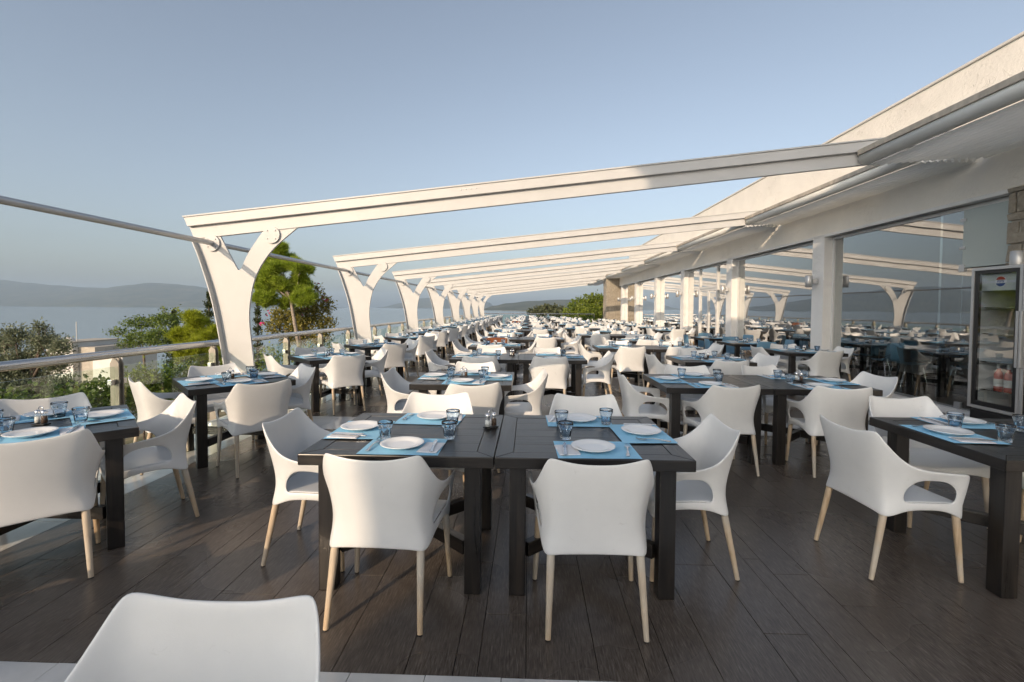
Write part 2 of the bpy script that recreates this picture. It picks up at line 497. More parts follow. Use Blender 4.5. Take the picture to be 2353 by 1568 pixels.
def sea_mat():
    m, nt, b = _nodes('sea_water')
    g = N(nt, 'ShaderNodeNewGeometry')
    b.inputs['Base Color'].default_value = (0.15, 0.20, 0.25, 1)
    b.inputs['Roughness'].default_value = 0.13
    b.inputs['IOR'].default_value = 1.33
    mp = N(nt, 'ShaderNodeMapping')
    mp.inputs['Scale'].default_value = (0.05, 0.16, 1)
    nt.links.new(g.outputs['Position'], mp.inputs[0])
    n1 = N(nt, 'ShaderNodeTexNoise', i_Scale=1.0, i_Detail=8.0, i_Roughness=0.65)
    nt.links.new(mp.outputs[0], n1.inputs[0])
    bp = N(nt, 'ShaderNodeBump', i_Strength=0.25, i_Distance=0.6)
    nt.links.new(n1.outputs[0], bp.inputs['Height'])
    nt.links.new(bp.outputs[0], b.inputs['Normal'])
    return m
M['sea'] = sea_mat()

def stone_mat():
    m, nt, b = _nodes('rough_stone')
    g = N(nt, 'ShaderNodeNewGeometry')
    rp = ramp(nt, g.outputs['Random Per Island'], [(0.0, (0.16, 0.16, 0.16)), (0.3, (0.34, 0.30, 0.24)), (0.6, (0.42, 0.39, 0.34)), (0.8, (0.24, 0.19, 0.13)), (1.0, (0.5, 0.47, 0.42))])
    n1 = N(nt, 'ShaderNodeTexNoise', i_Scale=12.0, i_Detail=8.0, i_Roughness=0.7)
    nt.links.new(g.outputs['Position'], n1.inputs[0])
    r1 = ramp(nt, n1.outputs[0], [(0.3, (0.65, 0.65, 0.65)), (0.7, (1.2, 1.2, 1.2))])
    mu = N(nt, 'ShaderNodeMix', data_type='RGBA', blend_type='MULTIPLY', i_0=1.0)
    nt.links.new(rp.outputs[0], mu.inputs[6])
    nt.links.new(r1.outputs[0], mu.inputs[7])
    nt.links.new(mu.outputs[2], b.inputs['Base Color'])
    bp = N(nt, 'ShaderNodeBump', i_Strength=0.9, i_Distance=0.03)
    nt.links.new(n1.outputs[0], bp.inputs['Height'])
    nt.links.new(bp.outputs[0], b.inputs['Normal'])
    b.inputs['Roughness'].default_value = 0.9
    return m
M['stone'] = stone_mat()
M['mortar'] = pm('lime_mortar', (0.42, 0.38, 0.32), rough=0.95, var=0.15, bump=0.4, bscale=30)

# ------------------------------------------------------------------ mesh helpers
class MB:
    def __init__(s):
        s.v, s.f, s.mi, s.sm = [], [], [], []
        s.cur = 0
        s.smooth = False
    def add(s, vs, fs):
        o = len(s.v)
        s.v += [tuple(p) for p in vs]
        for f in fs:
            s.f.append([i + o for i in f])
            s.mi.append(s.cur)
            s.sm.append(s.smooth)
    def box(s, c, d, mat=None):
        x, y, z = d[0] / 2, d[1] / 2, d[2] / 2
        vs = [Vector(p) for p in ((-x, -y, -z), (x, -y, -z), (x, y, -z), (-x, y, -z), (-x, -y, z), (x, -y, z), (x, y, z), (-x, y, z))]
        if mat is not None:
            vs = [mat @ p for p in vs]
        vs = [p + Vector(c) for p in vs]
        s.add(vs, [(0, 3, 2, 1), (4, 5, 6, 7), (0, 1, 5, 4), (1, 2, 6, 5), (2, 3, 7, 6), (3, 0, 4, 7)])
        return s
    def span(s, a, b):
        return s.box([(a[i] + b[i]) / 2 for i in range(3)], [abs(b[i] - a[i]) for i in range(3)])
    def tube(s, path, rad, n=10, caps=True):
        """swept circle; rad a number or one per point"""
        path = [Vector(p) for p in path]
        if not hasattr(rad, '__len__'):
            rad = [rad] * len(path)
        rings = []
        prev = None
        for i, p in enumerate(path):
            t = (path[min(i + 1, len(path) - 1)] - path[max(i - 1, 0)]).normalized()
            if prev is None:
                a = Vector((0, 0, 1)) if abs(t.z) < 0.9 else Vector((1, 0, 0))
                nx = t.cross(a).normalized()
            else:
                nx = (prev - t * prev.dot(t)).normalized()
            prev = nx
            ny = t.cross(nx)
            rings.append([p + (nx * math.cos(2 * math.pi * k / n) + ny * math.sin(2 * math.pi * k / n)) * rad[i] for k in range(n)])
        vs = [q for r in rings for q in r]
        fs = []
        for i in range(len(rings) - 1):
            for k in range(n):
                a, b2 = i * n + k, i * n + (k + 1) % n
                fs.append((a, b2, b2 + n, a + n))
        sm = s.smooth
        s.smooth = True
        s.add(vs, fs)
        s.smooth = sm
        if caps:
            s.add(rings[0], [tuple(range(n - 1, -1, -1))])
            s.add(rings[-1], [tuple(range(n))])
        return s
    def lathe(s, prof, n=24, c=(0, 0, 0), smooth=True, mod=None):
        vs, fs = [], []
        for j, (r, z) in enumerate(prof):
            for k in range(n):
                a = 2 * math.pi * k / n
                rr = r * (mod(j, k, n) if mod else 1)
                vs.append((c[0] + rr * math.cos(a), c[1] + rr * math.sin(a), c[2] + z))
        for j in range(len(prof) - 1):
            for k in range(n):
                a, b2 = j * n + k, j * n + (k + 1) % n
                fs.append((a, b2, b2 + n, a + n))
        sm = s.smooth
        s.smooth = smooth
        s.add(vs, fs)
        s.smooth = sm
        return s
    def prism(s, poly, lo, hi, axis='y'):
        """polygon given in the plane across the axis, extruded lo..hi"""
        n = len(poly)
        def P(p, t):
            return (p[0], t, p[1]) if axis == 'y' else ((p[0], p[1], t) if axis == 'z' else (t, p[0], p[1]))
        vs = [P(p, lo) for p in poly] + [P(p, hi) for p in poly]
        fs = [tuple(range(n)), tuple(range(2 * n - 1, n - 1, -1))]
        fs += [(i, i + n, (i + 1) % n + n, (i + 1) % n) for i in range(n)]
        s.add(vs, fs)
        return s
    def mesh(s, name, *mats, bevel=0.0, fix=True):
        me = bpy.data.meshes.new(name)
        me.from_pydata(s.v, [], s.f)
        for m in mats:
            me.materials.append(M[m] if isinstance(m, str) else m)
        me.polygons.foreach_set('material_index', s.mi)
        me.polygons.foreach_set('use_smooth', s.sm)
        if fix or bevel:
            bm = bmesh.new()
            bm.from_mesh(me)
            if bevel:
                bmesh.ops.remove_doubles(bm, verts=bm.verts, dist=1e-5)
                es = [e for e in bm.edges if len(e.link_faces) == 2 and e.calc_face_angle(0) > 0.6]
                bmesh.ops.bevel(bm, geom=es, offset=bevel, segments=2, affect='EDGES', profile=0.6)
            bmesh.ops.recalc_face_normals(bm, faces=bm.faces)
            bm.to_mesh(me)
            bm.free()
        me.update()
        return me

def quads_mesh(name, V, mat, tri=False):
    """V: (n, k, 3) array of loose faces"""
    n, k = V.shape[0], V.shape[1]
    me = bpy.data.meshes.new(name)
    me.vertices.add(n * k)
    me.vertices.foreach_set('co', V.reshape(-1).astype(np.float32))
    me.loops.add(n * k)
    me.loops.foreach_set('vertex_index', np.arange(n * k, dtype=np.int32))
    me.polygons.add(n)
    me.polygons.foreach_set('loop_start', np.arange(0, n * k, k, dtype=np.int32))
    me.polygons.foreach_set('loop_total', np.full(n, k, dtype=np.int32))
    me.materials.append(M[mat])
    me.update(calc_edges=True)
    return me

def tag(o, label=None, cat=None, group=None, kind=None):
    if label: o['label'] = label
    if cat: o['category'] = cat
    if group: o['group'] = group
    if kind: o['kind'] = kind
    return o

def obj(name, me, parent=None, loc=(0, 0, 0), rz=0.0, rot=None):
    o = bpy.data.objects.new(name, me)
    C.objects.link(o)
    if parent: o.parent = parent
    o.location = loc
    o.rotation_euler = rot if rot is not None else (0, 0, rz)
    return o

def thing(name, label, cat, loc=(0, 0, 0), rz=0.0, group=None):
    return tag(obj(name, None, None, loc, rz), label, cat, group)

ORD = ['first', 'second', 'third', 'fourth', 'fifth', 'sixth', 'seventh', 'eighth', 'ninth', 'tenth', 'eleventh', 'twelfth',
       'thirteenth', 'fourteenth', 'fifteenth', 'sixteenth', 'seventeenth', 'eighteenth', 'nineteenth', 'twentieth']

# ------------------------------------------------------------------ setting: ground, sea, hills
SEA = -14.0
def interp(x, pts):
    if x <= pts[0][0]: return pts[0][1]
    for (a, fa), (b, fb) in zip(pts, pts[1:]):
        if x <= b:
            t = (x - a) / (b - a)
            t = t * t * (3 - 2 * t)
            return fa + (fb - fa) * t
    return pts[-1][1]
SHORE = [(-200, -58), (50, -50), (150, -4), (400, 26), (1500, 90), (2400, -60), (2900, -270), (3300, -300)]
def ground_z(x, y):
    d = x - interp(y, SHORE)
    a = interp(d, [(0, -15.2), (20, -9), (38, -3.2), (47, -1.0), (53, -0.33), (70, -0.3)])
    far = interp(y, [(46, 0), (56, 1.6), (130, 8.2), (600, 11.5)])
    z = max(a - far, -15.2) if d < 30 else max(a - far, -12.6)
    return z + (mnoise.noise(Vector((x * .35, y * .35, 0))) * 0.10 if -4.2 - x > 0 or y > 46 else 0)
ys = [-80, -40, -20] + [-12 + i * 1.2 for i in range(60)] + [62 * 1.12 ** i for i in range(36)]
ds = [-4, 0, 4, 8, 12, 16, 20, 25, 30, 34, 38, 41, 43.5, 45, 46, 47, 48, 49, 50, 51, 52, 53, 54, 56, 60, 66, 75, 90, 120, 180, 300, 600, 1200, 2600]
g = MB(); g.smooth = True
vs, fs = [], []
for y in ys:
    for d in ds:
        x = interp(y, SHORE) + d
        vs.append((x, y, ground_z(x, y)))
nd = len(ds)
for i in range(len(ys) - 1):
    for j in range(nd - 1):
        a = i * nd + j
        fs.append((a, a + 1, a + 1 + nd, a + nd))
g.add(vs, fs)
tag(obj('ground', g.mesh('ground', 'ground', fix=False)), kind='structure')
s = MB(); s.add([(-13000, -3000, SEA), (13000, -3000, SEA), (13000, 13000, SEA), (-13000, 13000, SEA)], [(0, 1, 2, 3)])
tag(obj('sea', s.mesh('sea', 'sea', fix=False)), kind='structure')

def ridge(name, sil, D, depth, seed):
    """a range of hills whose crest passes at distance D; sil = photograph points of the crest"""
    pts = [at(x, y, D) for x, y in sil]
    n = 160
    x0, x1 = pts[0].x, pts[-1].x
    crest = [(p.x, max(p.z - SEA, 0)) for p in pts]
    rows = [0, .04, .1, .2, .32, .45, .6, .75, .88, 1.0, 1.25, 1.7, 2.2]
    prof = [-.03, .03, .09, .2, .33, .47, .63, .78, .91, 1.0, .9, .5, -.03]
    b = MB(); b.smooth = True
    vs = []
    for t, h in zip(rows, prof):
        for i in range(n + 1):
            x = x0 + (x1 - x0) * i / n
            H = interp(x, crest)
            nz = mnoise.noise(Vector((x / (depth * .5) + seed, t * 3, seed))) + .5 * mnoise.noise(Vector((x / (depth * .15) + seed, t * 9, seed)))
            z = SEA + H * h * (1 + .25 * nz * (1 - h) * (h > 0)) + (0 if h > 0 else -6)
            vs.append((x * (1 - .0 * t), D - depth + depth * t + nz * depth * .08 * (0 < t < 1), z))
    fs = [(r * (n + 1) + i, r * (n + 1) + i + 1, (r + 1) * (n + 1) + i + 1, (r + 1) * (n + 1) + i) for r in range(len(rows) - 1) for i in range(n)]
    b.add(vs, fs)
    return tag(obj(name, b.mesh(name, 'hill', fix=False)), kind='structure')
ridge('hills_across_the_bay', [(-900, 690), (-600, 655), (-300, 640), (0, 643), (60, 650), (130, 656), (200, 661), (250, 662), (300, 655), (345, 650), (400, 653), (440, 657), (490, 664), (560, 676), (640, 690), (720, 706)], 6200, 1300, 3.1)
ridge('island', [(880, 709), (920, 697), (960, 686), (1000, 684), (1040, 690), (1075, 686), (1105, 684), (1122, 695), (1140, 709)], 8800, 900, 8.2)
ridge('headland_hill', [(1105, 713), (1135, 703), (1167, 697), (1220, 692), (1290, 689), (1400, 686), (1600, 690), (1900, 700), (2300, 712)], 3300, 520, 5.5)

# ------------------------------------------------------------------ terrace floor
t = MB(); t.span((-4.1, -12, -0.8), (16, 44.6, -0.026))
floor = tag(obj('terrace_floor', t.mesh('terrace_floor', 'grout')), kind='structure')
GAP = 0.0026
planks, tiles = [], []
bands = [(1.21, 1.86)] + [(5.65 + 4.42 * i, 6.30 + 4.42 * i) for i in range(9)]
panels = [(bands[i][1], bands[i + 1][0]) for i in range(len(bands) - 1)]
rnd = random.Random(3)
for pi, (ya, yb) in enumerate(panels):
    x = -3.2
    k = 0
    while x < 6.04:
        w = min([.3, .2, .1, .2][(k + pi) % 4], 6.1 - x)
        y = ya
        first = rnd.uniform(.25, 1.2)
        while y < yb - 1e-4:
            L = first if y == ya else 1.2
            e = min(y + L, yb)
            if yb - e < .12: e = yb
            planks.append((x + GAP / 2, y + GAP / 2, x + w - GAP / 2, e - GAP / 2))
            y = e
        x += w
        k += 1
for bi, (ya, yb) in enumerate(bands):
    x = -3.2
    while x < 6.05:
        e = min(x + .31, 6.1)
        tiles.append((x + GAP / 2, ya + GAP / 2, e - GAP / 2, yb - GAP / 2))
        x = e
y = -2.3
while y < 44:
    for xa, xb in ((-4.1, -3.65), (-3.65, -3.2)):
        tiles.append((xa + GAP / 2, y + GAP / 2, xb - GAP / 2, y + .6 - GAP / 2))
    y += .6
y = -2.3
while y < 1.2:
    x = -3.2
    while x < 6.05:
        e = min(x + .62, 6.1)
        tiles.append((x + GAP / 2, y + GAP / 2, e - GAP / 2, min(y + .585, 1.21) - GAP / 2))
        x = e
    y += .585
def slabs(lst, name, mat, many):
    vis = lambda q: 0.9 < q[3] and abs((q[0] + q[2]) / 2) < 1.15 * q[3] + .3
    lst = sorted(lst, key=lambda q: (not vis(q), math.hypot(q[0] * .6, q[1])))
    near, rest = lst[:many], lst[many:]
    cache = {}
    for q in near:
        key = (round(q[2] - q[0], 3), round(q[3] - q[1], 3))
        if key not in cache:
            cache[key] = MB().box((0, 0, -.011), (key[0], key[1], .022)).mesh(name, mat, bevel=.0012)
        obj(name, cache[key], floor, ((q[0] + q[2]) / 2, (q[1] + q[3]) / 2, rnd.uniform(-.0008, .0006)))
    b = MB()
    for q in rest:
        b.span((q[0], q[1], -.022), (q[2], q[3], 0))
    tag(obj(name, b.mesh(name, mat, fix=False), floor), kind='stuff')
slabs(planks, 'plank', 'plank', 290)
slabs(tiles, 'tile', 'tile', 110)
# skirting lip of the terrace on the garden side
lip = MB(); lip.span((-4.16, -12, -.4), (-4.1035, 44.6, .0))
tag(obj('terrace_kerb', lip.mesh('terrace_kerb', 'roof_white', bevel=.01)), kind='structure')

# ------------------------------------------------------------------ restaurant building
bld = thing('restaurant_building', 'long single-storey cream stucco restaurant with large windows along the terrace', 'building', (6.3, 14, 0))
bo = Vector((-6.3, -14, 0))
def bpart(name, mb, mat, bevel=0.0, parent=None):
    p = parent or bld
    return obj(name, mb.mesh(name, mat, bevel=bevel), p, bo if p is bld else (0, 0, 0))
COLS = [10.18, 14.58, 18.95, 22.9, 27.15, 31.2]
for cy in COLS:
    bpart('column', MB().span((6.1, cy - .2, -.02), (6.5, cy + .2, 3.06)), 'stucco_white', .012)
bpart('lintel', MB().span((6.13, 5.6, 3.062), (6.5, 33.2, 4.12)), 'stucco', .015)
bpart('drip_moulding', MB().span((6.10, 6.26, 3.0), (6.24, 33.0, 3.0585)), 'stucco_white', .01)
bpart('flat_roof', MB().span((6.5035, -4, 3.75), (7.2, 33.2, 4.0)), 'stucco')
bpart('parapet', MB().span((7.203, -3.9, 3.06), (14.4, 34.2, 5.53)), 'stucco', .02)
bpart('coping', MB().span((7.17, -3.9, 5.532), (14.4, 34.2, 5.575)), 'roof_white', .008)
bpart('near_wall', MB().span((6.2, -3.9, -.02), (6.5, 5.58, 3.74)), 'stucco')
bpart('interior_floor', MB().span((6.5, -3.9, -.02), (14.2, 33.2, .004)), 'dark_floor')
bpart('back_wall', MB().span((14.0, -3.9, .004), (14.2, 33.2, 3.058)), 'dark_room')
bpart('end_wall', MB().span((6.503, 33.0, .005), (13.99, 33.2, 3.055)), 'dark_room')
bpart('end_wall', MB().span((6.503, 3.2, .005), (13.99, 3.4, 3.055)), 'dark_room')
bpart('interior_ceiling', MB().span((6.51, 3.41, 2.98), (13.98, 32.9, 3.05)), 'dark_room')
# windows
def pane(y0, y1, z0, z1, parent, x=6.3, mat='window_glass', name='pane'):
    b = MB().span((x - .005, y0, z0), (x + .005, y1, z1))
    return obj(name, b.mesh(name, mat), parent, bo if parent is bld else (0, 0, 0))
def frame(y0, y1, z0, z1, mat='frame_white', w=.05, x=6.3, d=.07):
    b = MB()
    b.span((x - d / 2, y0, z0), (x + d / 2, y0 + w, z1))
    b.span((x - d / 2, y1 - w, z0), (x + d / 2, y1, z1))
    b.span((x - d / 2, y0 + w + .0005, z1 - w), (x + d / 2, y1 - w - .0005, z1))
    b.span((x - d / 2, y0 + w + .0005, z0), (x + d / 2, y1 - w - .0005, z0 + w))
    return obj('window', b.mesh('window_frame', mat), bld, bo)
opens = [(6.27, 9.97), (10.39, 14.37), (14.79, 18.74), (19.16, 22.69), (23.11, 26.94), (27.36, 30.99)]
for i, (a, b2) in enumerate(opens):
    f = frame(a, b2, .012, 2.995)
    if i == 0:
        pane(7.42, b2 - .052, .065, 2.94, f)
        pane(7.04, 7.43, .065, 2.94, f, x=6.275)
        pane(a + .052, 7.03, .065, 2.10, f, x=6.26)
        pane(a + .052, 7.03, 2.115, 2.94, f, x=6.255, mat='frosted', name='frosted_panel')
        for zz, sz in ((2.11, .11), (2.40, .045), (2.80, .045), (.12, .10)):
            obj('glass_clamp', MB().box((6.262, 7.03, zz), (.05, .09, sz)).mesh('glass_clamp', 'alu', bevel=.005), f)
    elif i == 2:
        m1, m2 = a + 1.1, a + 2.7
        for (p, q) in ((a + .052, m1 - .04), (m2 + .04, b2 - .052)):
            pane(p, q, .065, 2.94, f)
        pane(m1 + .04, m2 - .04, 2.30, 2.94, f)
        for mm in (m1, m2):
            obj('mullion', MB().span((6.25, mm - .038, .065), (6.35, mm + .038, 2.94)).mesh('mullion', 'frame_white'), f)
        obj('transom', MB().span((6.25, m1 + .039, 2.22), (6.35, m2 - .039, 2.298)).mesh('transom', 'frame_white'), f)
        for p, q in ((m1 + .042, (m1 + m2) / 2 - .004), ((m1 + m2) / 2 + .004, m2 - .042)):
            d = obj('door', MB().span((6.27, p, .02), (6.33, p + .07, 2.215)).span((6.27, q - .07, .02), (6.33, q, 2.215)).span((6.27, p + .071, 2.14), (6.33, q - .071, 2.215)).span((6.27, p + .071, .02), (6.33, q - .071, .12)).mesh('door_frame', 'frame_white'), bld, bo)
            pane(p + .071, q - .071, .121, 2.139, d)
            hy = q - .035 if p < (m1 + m2) / 2 - .1 else p + .035
            obj('door_handle', MB().tube([(6.22, hy, .9), (6.22, hy, 1.3)], .012).mesh('door_handle', 'chrome'), d)
    else:
        pane(a + .052, b2 - .052, .065, 2.94, f)
    obj('sill', MB().span((6.14, a, -.01), (6.26, b2, .075)).mesh('sill', 'stucco_white', bevel=.006), f)
# stone pier beside the drinks fridge (stones picked apart) and the far stone pier
def stone_pier(name, label, x0, x1, y0, y1, z1, course, longs, seed, parts=True):
    p = thing(name, label, 'stone pillar', ((x0 + x1) / 2, (y0 + y1) / 2, 0))
    o = Vector((-(x0 + x1) / 2, -(y0 + y1) / 2, 0))
    obj('mortar_core', MB().span((x0 + .03, y0 + .03, 0), (x1 - .03, y1 - .03, z1)).mesh('mortar_core', 'mortar'), p, o)
    rr = random.Random(seed)
    def face(n0, n1, put):
        z = .0
        while z < z1 - .03:
            h = min(rr.uniform(*course), z1 - z)
            a = n0
            while a < n1 - .02:
                w = rr.uniform(*longs)
                e = min(a + w, n1)
                if n1 - e < longs[0] * .5: e = n1
                put(a, e, z, z + h)
                a = e
            z += h
    def stone(bx):
        b = MB()
        vs = []
        (xa, ya, za), (xb, yb, zb) = bx
        b.span((xa, ya, za), (xb, yb, zb))
        b.v = [(v[0] + rr.uniform(-.014, .014), v[1] + rr.uniform(-.014, .014), v[2] + rr.uniform(-.008, .008)) for v in b.v]
        return b
    allb = []
    face(y0, y1, lambda a, e, z, z2: allb.append(((x0 - .01 + rr.uniform(0, .02), a + .006, z + .006), (x0 + .09, e - .006, z2 - .006))))
    face(x0 + .1, x1, lambda a, e, z, z2: allb.append(((a + .006, y0 - .01 + rr.uniform(0, .02), z + .006), (e - .006, y0 + .09, z2 - .006))))
    for bx in allb:
        obj('stone', stone(bx).mesh('stone', 'stone', bevel=.008), p, o)
    return p
stone_pier('stone_pillar', 'rough grey and cream stone pillar behind the drinks fridge', 6.08, 6.5, 5.62, 6.24, 3.05, (.10, .26), (.18, .36), 5)
stone_pier('stone_pillar', 'tall sunlit stone pillar at the far end of the restaurant', 5.25, 6.55, 32.0, 33.3, 4.35, (.35, .7), (.14, .3), 9)
# unseen tower added behind the camera to shade the near end of the terrace
tower = thing('shade_tower', 'tall plain white tower added behind the near terrace end to cast shade', 'tower', (-12.93, -27, -1.5))
obj('wall', MB().span((-2.25, -2, 0), (2.25, 2, 18.0)).mesh('wall', 'stucco', bevel=.02), tower)
obj('roof_slab', MB().span((-3.0, -2.3, 18.002), (2.4, 2.3, 18.4)).mesh('roof_slab', 'roof_white', bevel=.02), tower)  # overhang added so that its shade reaches the first beam

# ------------------------------------------------------------------ pergola frames
PY = [6.63 + 5.1 * (k - 1) for k in range(0, 9)]      # frame 1 of the list is the first one in view
def bt(x): return 2.77 + .1075 * (x + 4.9)            # top line of the sloping beam
def bb(x): return 2.62 + .108 * (x + 3.32)            # bottom line of its web
def curve(pts, n=8):
    """Catmull-Rom through the points"""
    out = []
    P = [pts[0]] + list(pts) + [pts[-1]]
    for i in range(1, len(P) - 2):
        for j in range(n):
            t = j / n
            q = []
            for c in (0, 1):
                a, b, d, e = P[i - 1][c], P[i][c], P[i + 1][c], P[i + 2][c]
                q.append(.5 * ((2 * b) + (-a + d) * t + (2 * a - 5 * b + 4 * d - e) * t * t + (-a + 3 * b - 3 * d + e) * t ** 3))
            out.append(tuple(q))
    out.append(tuple(pts[-1]))
    return out
outer = curve([(-4.27, 0.0), (-4.33, .64), (-4.48, 1.52), (-4.66, 2.14), (-4.785, bb(-4.785) - .001)])
inner = curve([(-3.30, bb(-3.30) - .001), (-3.67, 2.30), (-3.90, 1.95), (-3.99, 1.6), (-4.01, 1.28), (-3.97, .85), (-3.93, .4), (-3.91, 0.0)])
notch = [(-4.42, bb(-4.42) - .001), (-4.19, 2.06), (-4.165, 2.02), (-4.145, 2.015), (-4.125, 2.03)] + curve([(-4.11, 2.06), (-4.0, 2.28), (-3.80, bb(-3.80) - .001)], 5)
ypoly = outer + notch + inner
# triangulate into strips through a filled outline
yp = MB(); yp.prism(ypoly, -.016, .016)
y_web = yp.mesh('y_post', 'white_paint')
fl = MB()
for (a, b2) in zip(outer, outer[1:]):
    d = Vector((b2[0] - a[0], b2[1] - a[1]))
    nn = Vector((-d.y, d.x)).normalized() * .014
    fl.prism([(a[0], a[1]), (b2[0], b2[1]), (b2[0] + nn.x, b2[1] + nn.y), (a[0] + nn.x, a[1] + nn.y)], -.10, .10)
y_flange = fl.mesh('outer_flange', 'white_paint')
XE = 6.12
bw = MB(); bw.prism([(-4.79, bb(-4.79)), (XE, bb(XE)), (XE, bt(XE) - .145), (-4.86, bt(-4.86) - .145)], -.03, .03)
beam_web = bw.mesh('beam_web', 'white_paint', bevel=.003)
bc = MB(); bc.prism([(-4.85, bt(-4.85) - .1455), (XE, bt(XE) - .1455), (XE, bt(XE) - .012), (-4.905, bt(-4.905) - .012)], -.085, .085)
beam_rail = bc.mesh('beam_rail', 'white_paint', bevel=.006)
bl = MB(); bl.prism([(-4.905, bt(-4.905) - .0115), (XE, bt(XE) - .0115), (XE, bt(XE) + .006), (-4.915, bt(-4.915) + .006)], -.10, .10)
beam_lip = bl.mesh('beam_lip', 'white_paint')
def disc(cx, cz, r):
    b = MB(); b.tube([(cx, -.046, cz), (cx, -.0165, cz)], r, 28)
    for k in range(4):
        a = math.pi / 4 + k * math.pi / 2
        b.tube([(cx + r * .68 * math.cos(a), -.056, cz + r * .68 * math.sin(a)), (cx + r * .68 * math.cos(a), -.045, cz + r * .68 * math.sin(a))], .011, 8)
    return b.mesh('bolt_plate', 'white_paint')
disc_a, disc_b = disc(-4.53, 2.40, .115), disc(-3.66, 2.52, .12)
foot = MB().box((-4.1, 0, .012), (.5, .3, .022)).mesh('foot_plate', 'white_paint', bevel=.004)
splice = MB()
for k in range(4):
    xx = -.95 + k * .07
    splice.tube([(xx, -.10, bt(xx) - .06), (xx, -.084, bt(xx) - .06)], .008, 8)
splice = splice.mesh('splice_bolts', 'alu')
for k, py in enumerate(PY):
    n = k - 1
    lab = ('white Y-shaped pergola frame nearest the camera with a long sloping beam' if n == 0 else
           f'{ORD[n]} white Y-shaped pergola frame from the camera along the railing' if n > 0 else
           'white Y-shaped pergola frame beside the camera, left of the picture')
    fr = thing('pergola_frame', lab, 'pergola', (0, py, 0), group='white pergola frames')
    for nm, me in (('y_post', y_web), ('outer_flange', y_flange), ('beam_web', beam_web), ('beam_rail', beam_rail), ('beam_lip', beam_lip),
                   ('bolt_plate', disc_a), ('bolt_plate', disc_b), ('foot_plate', foot), ('splice_bolt', splice)):
        o = obj(nm, me, fr)
        if nm == 'splice_bolt': o['kind'] = 'stuff'
for k, (a, b2) in enumerate(zip(PY, PY[1:])):
    n = k
    tag(obj('tie_rod', MB().tube([(-4.53, a - .045, 2.40), (-4.53, b2 - .050, 2.40)], .036, 14).mesh('tie_rod', 'alu')),
        ('grey round tie rod entering at the left edge of the photo' if n == 0 else f'grey round tie rod after the {ORD[n - 1]} pergola frame' if n > 0 else 'grey round tie rod behind the camera'),
        'tie rod', 'tie rods between the pergola frames')

# folded awnings between the frames
barx = {0: 4.5}
for k, (a, b2) in enumerate(zip(PY, PY[1:])):
    n = k
    bx = barx.get(n, 5.36 - .05 * (n % 3))
    y0, y1 = a + .09, b2 - .09
    zt = bt(bx) - .175
    lab = ('folded cream awning nearest the camera, under the roof edge at upper right' if n == 0 else
           f'folded cream awning beyond the {ORD[n - 1]} pergola beam')
    aw = thing('folded_awning', lab, 'awning', (bx, a, zt), group='folded awnings along the restaurant')
    o = (-bx, -a, -zt)
    b = MB(); b.smooth = True
    prof = [(bx - .075, zt - .03), (bx - .088, zt - .07), (bx - .075, zt - .115), (bx - .035, zt - .155), (bx + .02, zt - .165), (bx + .055, zt - .15), (bx + .055, zt - .03)]
    b.prism(prof, y0, y1)
    obj('front_bar', b.mesh('front_bar', 'awning_bar'), aw, o)
    obj('top_strip', MB().span((bx - .095, y0 - .012, zt - .028), (bx + .05, y1 + .012, zt + .042)).mesh('top_strip', 'bar_strip', bevel=.006), aw, o)
    f = MB(); f.smooth = True
    nx = 90
    vs = []
    for i in range(nx + 1):
        t_ = i / nx
        x = bx + .056 + (6.1 - bx - .056) * t_
        amp = .012 + .055 * max(0, t_ - .25) ** 1.3
        z = bt(x) - .345 + amp * math.sin(t_ * (6.1 - bx) / .098 * 2 * math.pi) - .03 * t_
        vs += [(x, y0, z), (x, y1, z)]
    fs = []
    for i in range(nx):
        fs.append((i * 2, i * 2 + 1, i * 2 + 3, i * 2 + 2))
    f.add(vs, fs)
    obj('folded_fabric', f.mesh('folded_fabric', 'fabric', fix=False), aw, o)

# wall lamps on the columns
lampb = MB(); lampb.lathe([(0, -.125), (.062, -.125), (.068, -.12), (.068, .12), (.062, .125), (0, .125)], 24)
lamp_me = lampb.mesh('lamp_body', 'alu')
brk_me = MB().box((.115, 0, 0), (.10, .10, .10)).mesh('bracket', 'alu', bevel=.004)
for i, cy in enumerate(COLS + [5.9]):
    x = 5.92 if cy != 5.9 else 5.89
    lab = 'grey cylinder wall lamp on the stone pillar above the fridge' if cy == 5.9 else f'grey cylinder wall lamp on the {ORD[i]} white column from the camera'
    L = thing('wall_lamp', lab, 'wall lamp', (x, cy, 2.1), group='wall lamps on the columns')
    obj('lamp_body', lamp_me, L); obj('bracket', brk_me, L)

# ------------------------------------------------------------------ glass railing
RX = -4.55
rail = thing('glass_railing', 'long glass railing with round steel handrail along the sea side', 'railing', (RX, 0, 0))
obj('handrail', MB().tube([(RX, 1.3, .965), (RX, 44.2, .965)], .045, 18).mesh('handrail', 'steel'), rail, (-RX, 0, 0))
post_me = MB()
for dy in (-.028, .028):
    post_me.prism([(-.05, -.28), (.05, -.28), (.05, .86), (.02, .918), (-.02, .918), (-.05, .86)], dy - .006, dy + .006)
post_me.box((0, 0, .60), (.03, .044, .06)).box((0, 0, .10), (.03, .044, .06))
post_me = post_me.mesh('post', 'post_paint', bevel=.002)
clamp_me = MB().box((0, .055, 0), (.05, .09, .06)).box((0, -.055, 0), (.05, .09, .06)).mesh('glass_clamp', 'steel', bevel=.004)
pys = []
for py in PY:
    pys += [py + .0, py + 2.05, py + 3.5]
pys = [q for q in pys if -3 < q < 44]
for q in pys:
    p = obj('post', post_me, rail, (0, q, 0))
    for z in (.66, .2):
        obj('clamp', clamp_me, p, (0, 0, z))
